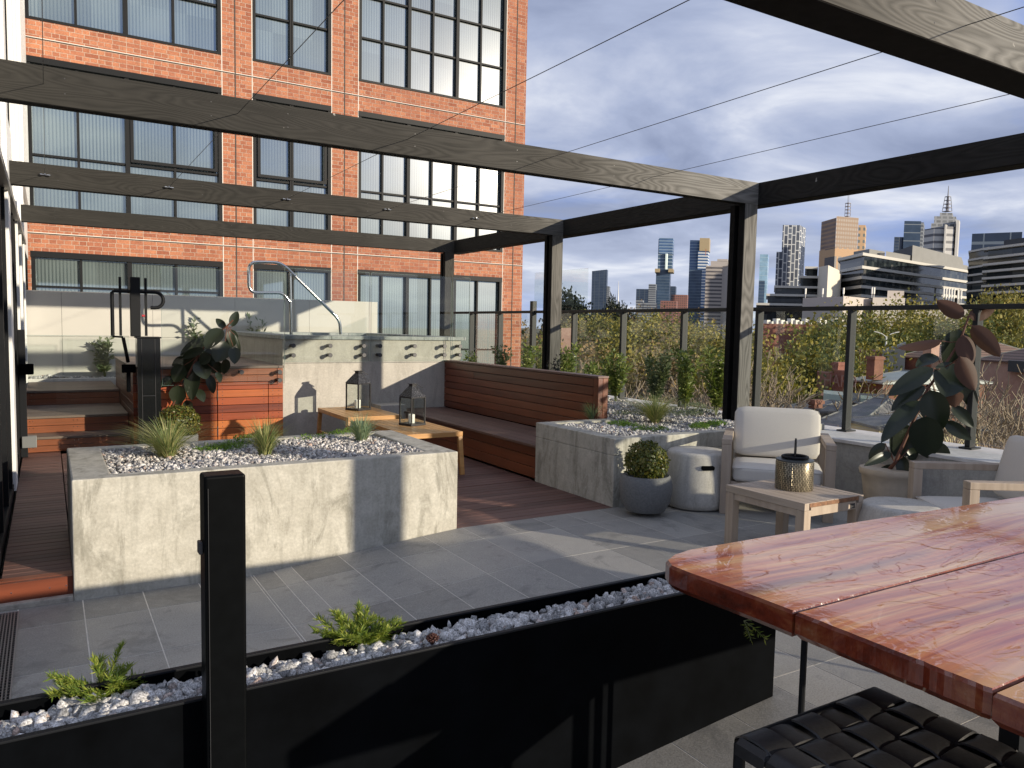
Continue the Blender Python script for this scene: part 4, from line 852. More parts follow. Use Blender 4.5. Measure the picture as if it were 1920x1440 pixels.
def creeper(pts, rad, z, n, mat, name, label, size=.02, hgt=.05, cat='ground cover'):
    V = []; P = []
    for (x, y) in pts:
        k = n//len(pts); a = rng.uniform(0, 2*pi, k); r = rad*np.sqrt(rng.random(k)); P.append(np.stack([x+r*np.cos(a)*1.35, y+r*np.sin(a), z+hgt*rng.random(k)*(1-(r/rad)**2*.7)], 1))
    P = np.concatenate(P); nr = np.tile([0, 0, 1.0], (len(P), 1))+rng.normal(size=(len(P), 3))*.7; V, F = leafcards(P, nr, size, .28, .4); return tag(np_mesh(name, V, F, mat), label, cat)
creeper([Zp(x, y, .53) for x, y in ((395,845),(425,840),(450,832),(465,825))], .10, .525, 2600, L_fern, 'creeping_plant', 'low green creeper between the two left tussocks of the long planter')
creeper([Zp(x, y, .53) for x, y in ((585,824),(615,820),(640,818),(655,812))], .10, .525, 2400, L_fern, 'creeping_plant', 'low green creeper beside the blue grass in the long planter')
creeper([Zp(x, y, .53) for x, y in ((1160,796),(1180,800),(1205,806),(1235,808))], .09, .525, 2600, L_fern, 'creeping_plant', 'low green creeper spilling at the front corner of the planter beside the bench end')
creeper([Zp(x, y, .53) for x, y in ((1310,800),(1330,797),(1345,795))], .08, .525, 1800, L_fern, 'creeping_plant', 'low green creeper near the foot of the pergola post')
creeper([Zp(x, y, .53) for x, y in ((1175,775),(1290,775),(1320,770),(1300,760))], .14, .52, 2600, L_olive, 'creeping_plant', 'dull green creeper at the back of the planter by the railing')
def upright(cx, cy, z, h, n, mat, name, label, rad=.12, leaf=.045, stems=7, cat='shrub', asp=.42):
    t = thing(name, label, cat, (cx, cy, z), None); m = MB(); P = []; Nn = []
    for k in range(stems):
        a = rng.uniform(0, 6.28); q = rad*rng.uniform(.2, 1); hh = h*rng.uniform(.65, 1.0); ps = [(cx+q*cos(a)*t_**1.2*1.0+.01*sin(t_*9+k), cy+q*sin(a)*t_**1.2, z+hh*t_) for t_ in np.linspace(0, 1, 6)]
        m.tube(ps, [.005, .0045, .004, .003, .0025, .0015], 5); kk = n//stems
        tt_ = rng.uniform(.18, 1.02, kk); i = np.clip((tt_*5).astype(int), 0, 4); fr_ = (tt_*5-i)[:, None]; A = np.array(ps); pp = A[i]*(1-fr_)+A[i+1 if False else np.clip(i+1, 0, 5)]*fr_
        u = rng.normal(size=(kk, 3)); u[:, 2] = abs(u[:, 2])*.8; u /= np.linalg.norm(u, axis=1)[:, None]; P.append(pp+u*leaf*.25); Nn.append(u)
    m.build('stems', M_gstem, t); P = np.concatenate(P); Nn = np.concatenate(Nn); L = leaf*np.exp(rng.normal(0, .2, (len(P), 1)))
    s = np.cross(Nn, rng.normal(size=Nn.shape)); s /= np.linalg.norm(s, axis=1)[:, None]
    V = np.stack([P, P+Nn*L*.5+s*L*asp*.5, P+Nn*L, P+Nn*L*.5-s*L*asp*.5], 1).reshape(-1, 3); np_mesh('foliage', V, np.arange(len(V)).reshape(-1, 4), mat, t); return t
def Xp(x, y, X0):
    d = cray(x, y); p = CAMP+d*(X0/d[0]); return float(p[1]), float(p[2])
for px_, base, top, rad, n, mat, lab in ((1343, 760, 670, .13, 620, L_bay, 'upright young shrub in the planter nearest the thick pergola post'), (1285, 748, 668, .12, 620, L_bay, 'bushy upright shrub in front of the third railing post'), (1228, 742, 672, .15, 620, L_olive, 'grey green upright shrub in the planter between two railing posts'),
        (1155, 735, 672, .14, 620, L_bay, 'yellow green upright shrub just behind the bench end'), (1112, 715, 690, .12, 260, L_bay, 'short shrub showing just above the bench back'), (1063, 705, 655, .13, 420, L_bay, 'bright shrub between the narrow pergola post and the railing'), (985, 690, 655, .14, 360, L_bay, 'shrub in front of the right edge of the brick building'),
        (940, 685, 655, .12, 320, L_olive, 'dark slim shrub in front of the corner of the brick building'), (882, 680, 665, .08, 160, L_bay, 'small shrub at the right end of the plunge pool')):
    y, z = Xp(px_, base, 6.35); _, z2 = Xp(px_, top, 6.35); upright(6.35, y, .50, z2-.42, int(n*2.2), mat, 'young_shrub', lab, rad*1.4, .055, 10)
y, z = Xp(1038, 700, 5.9); upright(5.9, y, .5, .58, 260, leafmat('near black leaf', [(.01, .012, .012), (.02, .022, .02)], .5, .1), 'young_shrub', 'almost black leaved shrub at the foot of the narrow pergola post', .10)
for px_, yb, yt, n, lab in ((197, 705, 622, 300, 'young bay bush in the strip of gravel above the steps'), (365, 690, 597, 260, 'leafy bush against the cream wall behind the leaning rubber plant'), (482, 640, 588, 110, 'small olive sprig showing over the corner of the plunge pool')):
    d = cray(px_, yb); p = CAMP+d*(13.0/d[1]); q = cray(px_, yt); zt_ = float((CAMP+q*(13.0/q[1]))[2]); upright(float(p[0]), 13.0, .56, zt_-.56, n, L_olive, 'young_bush', lab, .24, .095, 8)
def weed(pts, z, n, mat, label, sprs):
    t = thing('fern_weed', label, 'plant', (*pts[0], z), 'feathery weeds in the black planter'); V, F = [], []; m = MB(); P = []; Nn = []
    for (x, y, dx_, dy_, dz, L) in sprs:
        d = Vector((dx_, dy_, dz)).normalized(); ps = [Vector((x, y, z))+d*L*q+Vector((0, 0, -.25*L*q*q)) for q in np.linspace(0, 1, 7)]; m.tube(ps, [.0016]*6+[.0008], 4)
        for q in range(n):
            t_ = rng.uniform(.15, 1.0); i = min(5, int(t_*6)); p = ps[i].lerp(ps[i+1], t_*6-i); s = d.cross(Vector((0, 0, 1))); s = s*(1 if q % 2 else -1)+d*.8+Vector(rng.normal(size=3)*.35); P.append(p); Nn.append(s.normalized())
    m.build('stems', M_gstem, t); P = np.array(P); Nn = np.array([tuple(v) for v in Nn]); L = .020*np.exp(rng.normal(0, .25, (len(P), 1))); s = np.cross(Nn, rng.normal(size=Nn.shape)); s /= np.linalg.norm(s, axis=1)[:, None]
    V = np.stack([P, P+Nn*L*.5+s*L*.06, P+Nn*L, P+Nn*L*.5-s*L*.06], 1).reshape(-1, 3); np_mesh('foliage', V, np.arange(len(V)).reshape(-1, 4), mat, t)

# ------------------------------------------------------------------ black steel planter and post in the foreground
bp = thing('steel_planter', 'low black steel trough of stones across the foreground', 'planter', (1, 2.1, 0)); X0, X1, Y0, Y1 = -1.6, 2.457, 2.0, 2.215
m = MB(); zt = .496; tk = .010
for (a, b_, c, d) in ((X0, X1, Y0, Y0+tk), (X0, X1, Y1-tk, Y1), (X1-tk, X1, Y0+tk, Y1-tk), (X0, X0+tk, Y0+tk, Y1-tk)): m.box(a, b_, c, d, -.14, zt)
m.box(X0+tk, X1-tk, Y0+tk, Y1-tk, .3, .40); m.build('trough', M_blackm, bp, bevel=.0015)
m = MB(); m.box(X0, X1, Y0-.004, Y0+.014, zt+.0005, zt+.007); m.box(X0, X1, Y1-.016, Y1+.003, zt+.0005, zt+.007); m.build('lip', M_black, bp, bevel=.0015)
n = 3600; x = rng.uniform(X0+.02, X1-.02, n); y = rng.uniform(Y0+.024, Y1-.028, n); gravel('gravel', np.stack([x, y, .452+.022*rng.random(n)+.008*np.sin(x*7)], 1), .0135, 'chunky grey granite chips in the black steel trough', M_stoneB)
fp = thing('fence_post', 'wide flat black metal post standing in front of the steel trough', 'post', (.36, 1.96, 0))
m = MB(); m.box(.312, .408, 1.925, 1.997, -.12, 1.079); m.build('shaft', simple('satin black post', (.0022, .0026, .003), .35, spec=.06, var=.2, scale=30), fp, bevel=.007, seg=3)
m = MB(); m.box(.3195, .3205, 1.921, 1.924, -.1, 1.05); m.build('seam', M_stand, fp)
m = MB(); m.box(.302, .3115, 1.945, 1.975, .885, .915); m.build('glass_clip', M_stand, fp, bevel=.002)
x, y = Zp(195, 1300, .47)
weed([(x, y)], .462, 220, L_weed, 'sprawling bright green fern weed at the left of the black trough', [(x+rng.normal()*.02, y+rng.normal()*.012, cos(a)*1.0, sin(a)*.55, rng.uniform(.05, .9), rng.uniform(.06, .13)) for a in rng.uniform(0, 6.28, 26)]+[(x+.01, y, -.9, .2, .75, .17), (x, y, .35, .1, 1.3, .17), (x, y, -.2, .1, 1.2, .13), (x, y-.03, .9, -.7, -.25, .14), (x, y-.03, .3, -.9, -.35, .12)])
x, y = Zp(665, 1205, .47)
weed([(x, y)], .465, 230, L_weed, 'bright green fern weed in the middle of the black trough', [(x+rng.normal()*.025, y+rng.normal()*.012, cos(a)*1.1, sin(a)*.5, rng.uniform(.1, 1.0), rng.uniform(.07, .15)) for a in rng.uniform(0, 6.28, 34)]+[(x-.03, y, -.2, 0, 1.2, .14), (x+.02, y, .2, .1, 1.1, .13), (x+.03, y, 1, -.1, .15, .18)])
x, y = Zp(1395, 1160, .47); weed([(x, y)], .462, 40, L_weed, 'small fern weed at the right end of the black trough under the slab table', [(x, y, .2, -.8, -.2, .08), (x, y, -.4, -.8, -.3, .07), (x, y, .5, -.5, .3, .08)])
pc = MB()
for k in range(60):
    a = k*2.4; r_ = .018*sin(pi*(k+1)/61); pc.bar((.985+r_*.5*cos(a), 2.07+r_*.5*sin(a), .478+k*.0005), (.985+r_*1.15*cos(a), 2.07+r_*1.15*sin(a), .486+k*.0005), .006, .003)
tag(pc.build('pine_cone', simple('pine cone scales', (.07, .025, .018), .7)), 'small dark pine cone lying on the stones of the black trough', 'pine cone')

# ------------------------------------------------------------------ slab dining table and woven stool
dt = thing('slab_table', 'glossy wet red timber slab dining table in the right foreground', 'table', (2.8, 1.2, 0))
def slab(poly, z0, z1, name='slab_plank'):
    n = len(poly); cx = sum(p[0] for p in poly)/n; cy = sum(p[1] for p in poly)/n; ins = lambda p, k: (p[0]+(.006*k if p[0] < 2.5 else 0), p[1]+(.004*k if p[1] < cy else -.004*k))
    r0 = [(*ins(p, 2.4), z0) for p in poly]; r1 = [(*p, z0+.016) for p in poly]; r2 = [(*p, z1-.008) for p in poly]; r3 = [(*ins(p, 1), z1) for p in poly]
    m = MB(); vs = r0+r1+r2+r3; fs = [tuple(range(3*n, 4*n))]; ms = [0]
    m.add(vs, [tuple(range(3*n, 4*n))], 0); o = 0
    m.f += [tuple(reversed(range(n)))]; m.m += [1]
    for L_ in range(3):
        for i in range(n): m.f.append((L_*n+i, L_*n+(i+1) % n, (L_+1)*n+(i+1) % n, (L_+1)*n+i)); m.m.append(1)
    return m.build(name, [M_slab, M_slabside], dt)
def jag(x, ya, yb, n, amp, seed):
    r = np.random.default_rng(seed); return [(x+amp*float(r.normal())*.5, ya+(yb-ya)*i/n) for i in range(n+1)]
e1 = [(1.590, 1.246)]+[(1.588, 1.35), (1.580, 1.48), (1.572, 1.60), (1.572, 1.675), (1.600, 1.722), (1.66, 1.755), (1.742, 1.772)]
far = [(2.1, 1.765), (2.6, 1.748), (3.1, 1.722), (3.67, 1.695), (4.4, 1.66)]
slab(list(reversed(e1+far+[(4.4, 1.246)])), .678, .75)
e2 = jag(1.592, .768, 1.238, 30, .0016, 3); slab([(4.4, .768), (4.4, 1.238)]+list(reversed(e2)), .680, .7495)
e3 = jag(1.580, .30, .760, 20, .0014, 5); slab([(4.4, .30), (4.4, .760)]+list(reversed(e3)), .680, .7498)
for (x_, y_) in ((1.95, 1.48), (3.9, 1.5), (3.9, .5)):
    m = MB(); m.tube([(x_, y_, 0), (x_, y_, .679)], .010, 10); m.build('leg', M_black, dt)
m = MB(); m.box(2.12, 2.16, .62, 1.5, .63, .679); m.box(2.12, 2.16, .95, 1.0, 0, .63); m.box(2.16, 3.9, .98, 1.02, .635, .678); m.build('frame', M_black, dt)
ws = thing('woven_stool', 'black woven leather stool seat tucked under the slab table', 'stool', (1.75, 1.0, 0)); sx0, sx1, sy0, sy1, sz = 1.455, 2.03, .70, 1.30, .445
m = MB(); m.tube(rnd([(sx0+.01, sy0, sz-.028), (sx0+.01, sy1-.01, sz-.028), (sx1-.01, sy1-.01, sz-.028), (sx1-.01, sy0, sz-.028), (sx0+.01, sy0+.001, sz-.028)], .03), .016, 12); m.build('seat_rail', M_black, ws, smooth=True)
for x_, y_ in ((sx0+.012, sy1-.012), (sx1-.012, sy1-.012), (sx0+.012, sy0+.01), (sx1-.012, sy0+.01)):
    m = MB(); m.tube([(x_, y_, 0), (x_, y_, sz-.03)], .015, 12); m.build('leg', M_black, ws, smooth=True)
m = MB(); m.box(sx0+.02, sx1-.02, sy0+.02, sy1-.02, sz-.040, sz-.036); nx, ny = 6, 6; px0 = (sx1-sx0-.02)/nx; py0 = (sy1-sy0-.02)/ny
def strap(pts, nrmw, th=.004):
    k = len(pts); vs = []
    for p, s_ in pts: vs += [p-s_-Vector((0, 0, th)), p+s_-Vector((0, 0, th)), p+s_*.92, p-s_*.92]
    fs = [(4*i+j, 4*i+(j+1) % 4, 4*i+4+(j+1) % 4, 4*i+4+j) for i in range(k-1) for j in range(4)]; m.add(vs, fs)
sub = 8
for j in range(ny):
    yc = sy0+.01+(j+.5)*py0; P = []
    for i in range(nx*sub+1):
        u = i/sub; ph = cos(pi*(u-.5)+pi*j); sag = -.018*sin(pi*u/nx); P.append((Vector((sx0+.01+u*px0, yc, sz-.008+.0085*(1 if ph > 0 else -1)*abs(ph)**.45+sag)), Vector((0, py0*.475, 0))))
    P = [(Vector((sx0-.008, yc, sz-.045)), Vector((0, py0*.475, 0))), (Vector((sx0-.006, yc, sz-.02)), Vector((0, py0*.475, 0)))]+P+[(Vector((sx1+.006, yc, sz-.02)), Vector((0, py0*.475, 0)))]
    strap(P, None)
for i in range(nx):
    xc = sx0+.01+(i+.5)*px0; P = []
    for j in range(ny*sub+1):
        u = j/sub; ph = -cos(pi*(u-.5)+pi*i); sag = -.018*sin(pi*u/ny)*sin(pi*(i+.5)/nx)-.018*sin(pi*(i+.5)/nx)*.6; P.append((Vector((xc, sy0+.01+u*py0, sz-.008+.0085*(1 if ph > 0 else -1)*abs(ph)**.45+sag*.6)), Vector((px0*.475, 0, 0))))
    P = P+[(Vector((xc, sy1+.006, sz-.02)), Vector((px0*.475, 0, 0))), (Vector((xc, sy1+.008, sz-.045)), Vector((px0*.475, 0, 0)))]
    strap(P, None)
m.build('seat', M_leather, ws, smooth=True)

# ------------------------------------------------------------------ trees, houses and the city beyond the terrace
def treegen(seed, h, depth, nch, spread, shrink, trunk, r0, up=.25):
    r = np.random.default_rng(seed); segs = []; tips = []
    def grow(p, d, L, rad, lv):
        mid = p+d*L*.5+r.normal(size=3)*L*.05; q = p+d*L+r.normal(size=3)*L*.06; segs.append((p, mid, q, rad, rad*.72, lv))
        if lv == depth: tips.append(q); return
        if lv >= depth-2: tips.append(mid)
        k = nch+(1 if r.random() < .35 else 0); a0 = r.uniform(0, 6.28)
        for i in range(k):
            a = a0+2*pi*i/k+r.normal()*.35; e = spread*r.uniform(.6, 1.25); u = np.cross(d, [0, 0, 1.0]); u = u/np.linalg.norm(u) if np.linalg.norm(u) > .1 else np.array([1.0, 0, 0]); v = np.cross(d, u)
            n = d*cos(e)+(u*cos(a)+v*sin(a))*sin(e); n[2] += up*.5; n /= np.linalg.norm(n); grow(q, n, L*shrink*r.uniform(.75, 1.2), rad*.62, lv+1)
    grow(np.zeros(3), np.array([.03, .02, 1.0]), h*trunk, r0, 0)
    top = max(t[2] for t in tips); k = h/top; segs = [(a*k, b*k, c*k, r1, r2, l) for a, b, c, r1, r2, l in segs]; tips = [t*k for t in tips]
    return segs, np.array(tips)
def tubes_mesh(name, segs, n, mat, lo, hi):
    V, F = [], []; 
    for a, b_, c, r1, r2, lv in segs:
        if not lo <= lv <= hi: continue
        d = c-a; d = d/(np.linalg.norm(d)+1e-9); u = np.cross(d, [.3, .2, 1]); u /= np.linalg.norm(u); v = np.cross(d, u); o = len(V); m_ = (r1+r2)/2
        for p, rr in ((a, r1), (b_, m_), (c, r2)):
            for j in range(n): t = 2*pi*j/n; V.append(p+(u*cos(t)+v*sin(t))*rr)
        for i in range(2):
            for j in range(n): F.append((o+i*n+j, o+i*n+(j+1) % n, o+(i+1)*n+(j+1) % n, o+(i+1)*n+j))
    me = bpy.data.meshes.new(name); V = np.array(V, np.float32); F = np.array(F, np.int32); me.vertices.add(len(V)); me.vertices.foreach_set('co', V.ravel()); me.loops.add(F.size); me.loops.foreach_set('vertex_index', F.ravel())
    me.polygons.add(len(F)); me.polygons.foreach_set('loop_start', np.arange(len(F), dtype=np.int32)*4); me.update(calc_edges=True); me.materials.append(mat); return me
def crown_mesh(name, tips, per, sig, size, mat):
    P = np.repeat(tips, per, 0)+rng.normal(size=(len(tips)*per, 3))*sig; Nn = rng.normal(size=P.shape)+np.array([0, 0, .4]); Nn /= np.linalg.norm(Nn, axis=1)[:, None]
    V, F = leafcards(P, Nn, size, .75, .3); me = bpy.data.meshes.new(name); V = V.astype(np.float32); F = F.astype(np.int32); me.vertices.add(len(V)); me.vertices.foreach_set('co', V.ravel()); me.loops.add(F.size); me.loops.foreach_set('vertex_index', F.ravel())
    me.polygons.add(len(F)); me.polygons.foreach_set('loop_start', np.arange(len(F), dtype=np.int32)*4); me.update(calc_edges=True); me.materials.append(mat); return me
PROTO = {}
def proto(kind, v):
    key = (kind, v)
    if key in PROTO: return PROTO[key]
    sd = sum(map(ord, kind))+v*17
    if kind == 'bare':
        segs, tips = treegen(sd, 14, 7, 2, .50, .80, .16, .22, .25); tm = tubes_mesh('trunk', segs, 5, M_bark2, 0, 3); cm_ = tubes_mesh('crown', [(a, b, c, max(r1, .032), max(r2, .022), l) for a, b, c, r1, r2, l in segs], 3, M_twig, 4, 9)
    elif kind == 'pine':
        segs, tips = treegen(sd, 14, 4, 4, .95, .62, .40, .25, .1); tm = tubes_mesh('trunk', segs, 6, M_bark, 0, 2); cm_ = crown_mesh('crown', tips, 40, .55, .42, L_dark)
    else:
        segs, tips = treegen(sd, 14, 5, 3, .62, .76, .20, .28, .15); tm = tubes_mesh('trunk', segs, 6, M_bark, 0, 4)
        keep = tips[rng.random(len(tips)) < (.85 if kind != 'rust' else .6)]; cm_ = crown_mesh('crown', keep, 20 if kind != 'rust' else 10, .50, .27, {'gold': L_gold, 'green': L_green, 'rust': L_rust}[kind])
    PROTO[key] = (tm, cm_); return PROTO[key]
M_bark2 = simple('pale bark', (.26, .21, .16), .9, var=.3, scale=9, bmp=.02)
def tree(kind, px_, py_, D, label, wf=1.0, v=0, rot=None, group=None):
    tm, cm_ = proto(kind, v); x, y = gpt(px_, D); h = (ztop(px_, py_, D)-GZ)/14.0; r_ = rng.uniform(0, 6.28) if rot is None else rot
    t = bpy.data.objects.new({'pine': 'pine_tree', 'bare': 'bare_tree'}.get(kind, 'tree'), None); COL.objects.link(t); t.matrix_basis = Matrix.Translation((x, y, GZ)) @ Matrix.Rotation(r_, 4, 'Z') @ Matrix.Diagonal((h*wf, h*wf, h, 1)); tag(t, label, 'tree', group)
    for nm, me in (('trunk', tm), ('crown', cm_)):
        o = bpy.data.objects.new(nm, me); COL.objects.link(o); o.parent = t
TT = [
 ('green', 968, 604, 85, 'green tree just right of the brick building corner, behind the rail', 1.0),
 ('pine', 1080, 556, 150, 'dark round headed pine rising above the railing left of the slanted tower', .62),
 ('rust', 1012, 592, 110, 'brown tree seen between the narrow pergola post and the first railing post', 1.1),
 ('gold', 1052, 598, 120, 'yellow green tree below the dark pine', 1.1), ('green', 1105, 592, 135, 'olive tree between the dark pine and the slanted tower', 1.1),
 ('pine', 1160, 566, 170, 'small dark pine top below the thin white mast', .4), ('gold', 1142, 590, 140, 'yellow tree below the thin white mast', 1.1), ('rust', 1182, 574, 160, 'rusty autumn tree left of the dark blue towers', 1.0),
 ('gold', 1205, 592, 112, 'golden tree right behind the second wide railing post', 1.1), ('gold', 1248, 590, 108, 'golden tree below the tallest banded tower', 1.2), ('green', 1290, 600, 120, 'olive tree below the blue and white striped tower', 1.1),
 ('rust', 1330, 592, 104, 'sparse brown tree below the concrete striped tower', 1.1), ('gold', 1372, 612, 90, 'yellow tree hidden partly by the thick pergola post', 1.0),
 ('green', 985, 640, 62, 'green tree low behind the brick building corner', .9), ('rust', 1055, 630, 66, 'brown leaved tree low between the first two railing posts', 1.0), ('gold', 1112, 625, 72, 'yellow green tree low left of the second railing post', 1.0),
 ('rust', 1165, 640, 60, 'brown leaved tree behind the second railing post', 1.0), ('rust', 1232, 640, 60, 'rusty brown tree low in the middle of the glass panels', 1.0), ('bare', 1275, 640, 62, 'bare tree behind the third railing post', .9), ('rust', 1322, 640, 58, 'thin brown tree left of the thick pergola post', 1.0), ('gold', 1375, 660, 55, 'yellow tree low beside the thick pergola post', .8),
 ('bare', 1040, 690, 44, 'bare tree low behind the bench back', 1.0), ('bare', 1105, 700, 42, 'bare tree low below the second railing post', 1.0), ('bare', 1180, 676, 44, 'bare twiggy tree behind the grey green shrub', 1.1), ('bare', 1245, 684, 42, 'bare twiggy tree left of the third railing post', 1.1), ('bare', 1318, 672, 44, 'bare twiggy tree right of the third railing post', 1.1),
 ('bare', 1380, 690, 40, 'bare tree hidden behind the thick pergola post', 1.0), ('bare', 1452, 650, 42, 'bare tree in front of the red brick wall, left of the golden tree', 1.0), ('bare', 1500, 700, 38, 'low bare tree above the armchair cushion', 1.0),
 ('gold', 1535, 604, 62, 'big golden green tree in the middle of the right hand view', 1.0), ('green', 1500, 640, 60, 'dark green side of the tree clump above the armchair', .7), ('green', 1578, 640, 72, 'green tree behind the wide railing post', .8),
 ('gold', 1640, 575, 100, 'golden tree behind the street lamp', .9), ('green', 1612, 590, 92, 'dark green tree just right of the wide railing post', .9), ('gold', 1700, 625, 95, 'pale golden tree right of the street lamp', .8),
 ('gold', 1742, 562, 110, 'golden tree left of the rubber plant top', .9), ('gold', 1790, 575, 105, 'golden tree directly behind the rubber plant top', .9), ('green', 1770, 610, 90, 'dark green tree behind the rubber plant', .9),
 ('gold', 1857, 545, 128, 'bright yellow round tree in front of the right apartment block', .6), ('gold', 1902, 556, 125, 'yellow tree at the right edge in front of the apartment block', .7), ('green', 1880, 585, 92, 'big olive tree at the right edge above the tiled roof', 1.1), ('gold', 1935, 590, 85, 'olive yellow tree cut by the right edge', 1.0),
 ('bare', 1855, 668, 38, 'pale bare tree right of the rubber plant', 1.0), ('bare', 1905, 655, 34, 'pale bare tree at the right edge behind the railing', 1.0), ('bare', 1890, 735, 30, 'low bare tree behind the second armchair', 1.0), ('bare', 1868, 690, 44, 'bare tree in front of the pink brick wall, nearer the rubber plant', 1.3), ('bare', 1925, 680, 46, 'bare tree in front of the pink brick wall, cut by the right edge', 1.3), ('bare', 1835, 705, 42, 'bare tree seen through the glass between the rubber plant and the last railing post', 1.2),
 ('bare', 1472, 690, 48, 'bare tree above the left corner of the armchair cushion', 1.3), ('bare', 1520, 715, 46, 'bare tree in front of the painted brick parapet', 1.2),
 ('bare', 1800, 745, 32, 'low bare tree behind the rubber plant leaves', .9)]
for k, (kd, px_, py_, D, lab, wf) in enumerate(TT): tree(kd, px_, py_, D, lab, wf, k % 2 if kd != 'pine' else 0)
# farther tree canopy that reads as one mass
P = []
for k in range(260):
    px_ = rng.uniform(940, 1990); D = rng.uniform(125, 420); x, y = gpt(px_, D); h = rng.uniform(9, 15.5) if px_ < 1440 else rng.uniform(6, 10); n = 34; u = rng.normal(size=(n, 3)); u /= np.linalg.norm(u, axis=1)[:, None]
    P.append(u*np.array([5.5, 5.5, h*.45])*rng.uniform(.6, 1, (n, 1))+[x, y, GZ+h*.55])
P = np.concatenate(P); V, F = leafcards(P, np.tile([0, 0, 1.0], (len(P), 1)), 2.1, .8, .3); tag(np_mesh('woodland', V, F, leafmat('far foliage', [(.08, .09, .04), (.17, .16, .06), (.28, .22, .07), (.13, .11, .07)], .8, .1)), 'far off tree canopy stretching towards the city towers', 'trees', kind='stuff')

def tower_mat(name, glassc, framec, zp, zf, hp, hf, rough=.2, met=0.0, zoff=0.0):
    m, t, b, o = newmat(name); c0 = N(t, 'ShaderNodeTexCoord'); sp = N(t, 'ShaderNodeSeparateXYZ'); t.links.new(c0.outputs['Object'], sp.inputs[0])
    u = math1(t, 'ADD', math1(t, 'MULTIPLY', sp.outputs[0], float(RT[0])), math1(t, 'MULTIPLY', sp.outputs[1], float(RT[1])))
    fzv = math1(t, 'LESS_THAN', math1(t, 'FRACT', math1(t, 'DIVIDE', math1(t, 'ADD', sp.outputs[2], 500+zoff), zp)), zf)
    f = fzv
    if hp: f = math1(t, 'MAXIMUM', fzv, math1(t, 'LESS_THAN', math1(t, 'FRACT', math1(t, 'DIVIDE', math1(t, 'ADD', u, 5000.0), hp)), hf))
    g2 = mixc(t, rmp(t, noise(t, coords(t), .06, 3, .6), [(.35, 0.0), (.7, .5)]), glassc, tuple(min(1, q*1.8+.02) for q in glassc))
    t.links.new(mixc(t, f, g2, framec), b.inputs['Base Color']); t.links.new(math1(t, 'MULTIPLY_ADD', f, .5, rough), b.inputs['Roughness']); b.inputs['Metallic'].default_value = met; return m
def fp(*pd): return [gpt(a, D) for a, D in pd]
def bld(name, label, parts, cat='tower'):
    x, y = parts[0][1][0]; t = thing(name, label, cat, (x, y, GZ))
    for nm, poly, zt, mat, *z0 in parts:
        m = MB(); m.prism(poly, z0[0] if z0 else GZ, zt if not isinstance(zt, list) else 0, zt=zt if isinstance(zt, list) else None); m.build(nm, mat, t)
    return t
def mast(t, px_, y0, y1, D, r, mat, name='mast'):
    x, y = gpt(px_, D); m = MB(); m.tube([(x, y, ztop(px_, y0, D)), (x, y, ztop(px_, y1, D))], [r, r*.4], 6); m.build(name, mat, t)
T_blue = tower_mat('dark blue curtain wall', (.030, .055, .095), (.11, .15, .20), 7.6, .10, 0, 0)
T_blue2 = tower_mat('blue curtain wall', (.045, .085, .14), (.42, .50, .56), 9, .14, 0, 0)
T_navy = tower_mat('navy curtain wall', (.020, .035, .065), (.05, .07, .10), 4, .2, 12, .1)
T_str = tower_mat('white striped curtain wall', (.05, .10, .20), (.60, .62, .62), 7.5, .42, 0, 0)
T_bstr = tower_mat('blue striped curtain wall', (.05, .10, .20), (.20, .28, .38), 7.5, .35, 0, 0)
T_gold = simple('gold cladding', (.36, .28, .16), .5)
T_conc = tower_mat('banded concrete', (.07, .065, .07), (.38, .34, .31), 6.2, .55, 0, 0, .5)
T_concp = simple('plain concrete', (.40, .36, .33), .8)
T_pale = tower_mat('pale glass', (.20, .32, .42), (.30, .42, .50), 11, .1, 0, 0, .1)
T_tan = tower_mat('tan masonry grid', (.14, .10, .075), (.33, .245, .185), 5.4, .45, 3.6, .45, .5)
T_tanb = tower_mat('tan masonry base', (.06, .05, .05), (.50, .33, .20), 40, .25, 7.5, .35, .5)
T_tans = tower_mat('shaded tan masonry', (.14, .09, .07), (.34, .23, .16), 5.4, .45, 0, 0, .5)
T_red = tower_mat('red brown office block', (.06, .035, .035), (.24, .115, .095), 5, .5, 5, .35, .5)
T_grey = tower_mat('grey office block', (.06, .07, .09), (.26, .28, .30), 5, .35, 0, 0, .4)
T_patt = None
m, t, b, o = newmat('patchwork panel facade'); c0 = N(t, 'ShaderNodeTexCoord'); sp = N(t, 'ShaderNodeSeparateXYZ'); t.links.new(c0.outputs['Object'], sp.inputs[0]); cc_ = N(t, 'ShaderNodeCombineXYZ')
u = math1(t, 'ADD', math1(t, 'MULTIPLY', sp.outputs[0], float(RT[0])), math1(t, 'MULTIPLY', sp.outputs[1], float(RT[1]))); t.links.new(u, cc_.inputs[1]); t.links.new(sp.outputs[2], cc_.inputs[0])
br = N(t, 'ShaderNodeTexBrick', offset=.37, squash=.6, squash_frequency=3); t.links.new(cc_.outputs[0], br.inputs['Vector'])
for k, v in {'Scale': 1.0, 'Mortar Size': .62, 'Brick Width': 13.0, 'Row Height': 5.6, 'Mortar Smooth': 0.0}.items(): br.inputs[k].default_value = v
br.inputs['Color1'].default_value = (.05, .06, .09, 1); br.inputs['Color2'].default_value = (.13, .15, .19, 1); br.inputs['Mortar'].default_value = (.60, .61, .60, 1); t.links.new(br.outputs[0], b.inputs['Base Color']); b.inputs['Roughness'].default_value = .4; T_patt = m
W = lambda x0, x1, D, dp=35: fp((x0, D), (x1, D), (x1+2, D+dp), (x0+2, D+dp))
def Z_(x, y, D): return ztop(x, y, D)
D = 2000
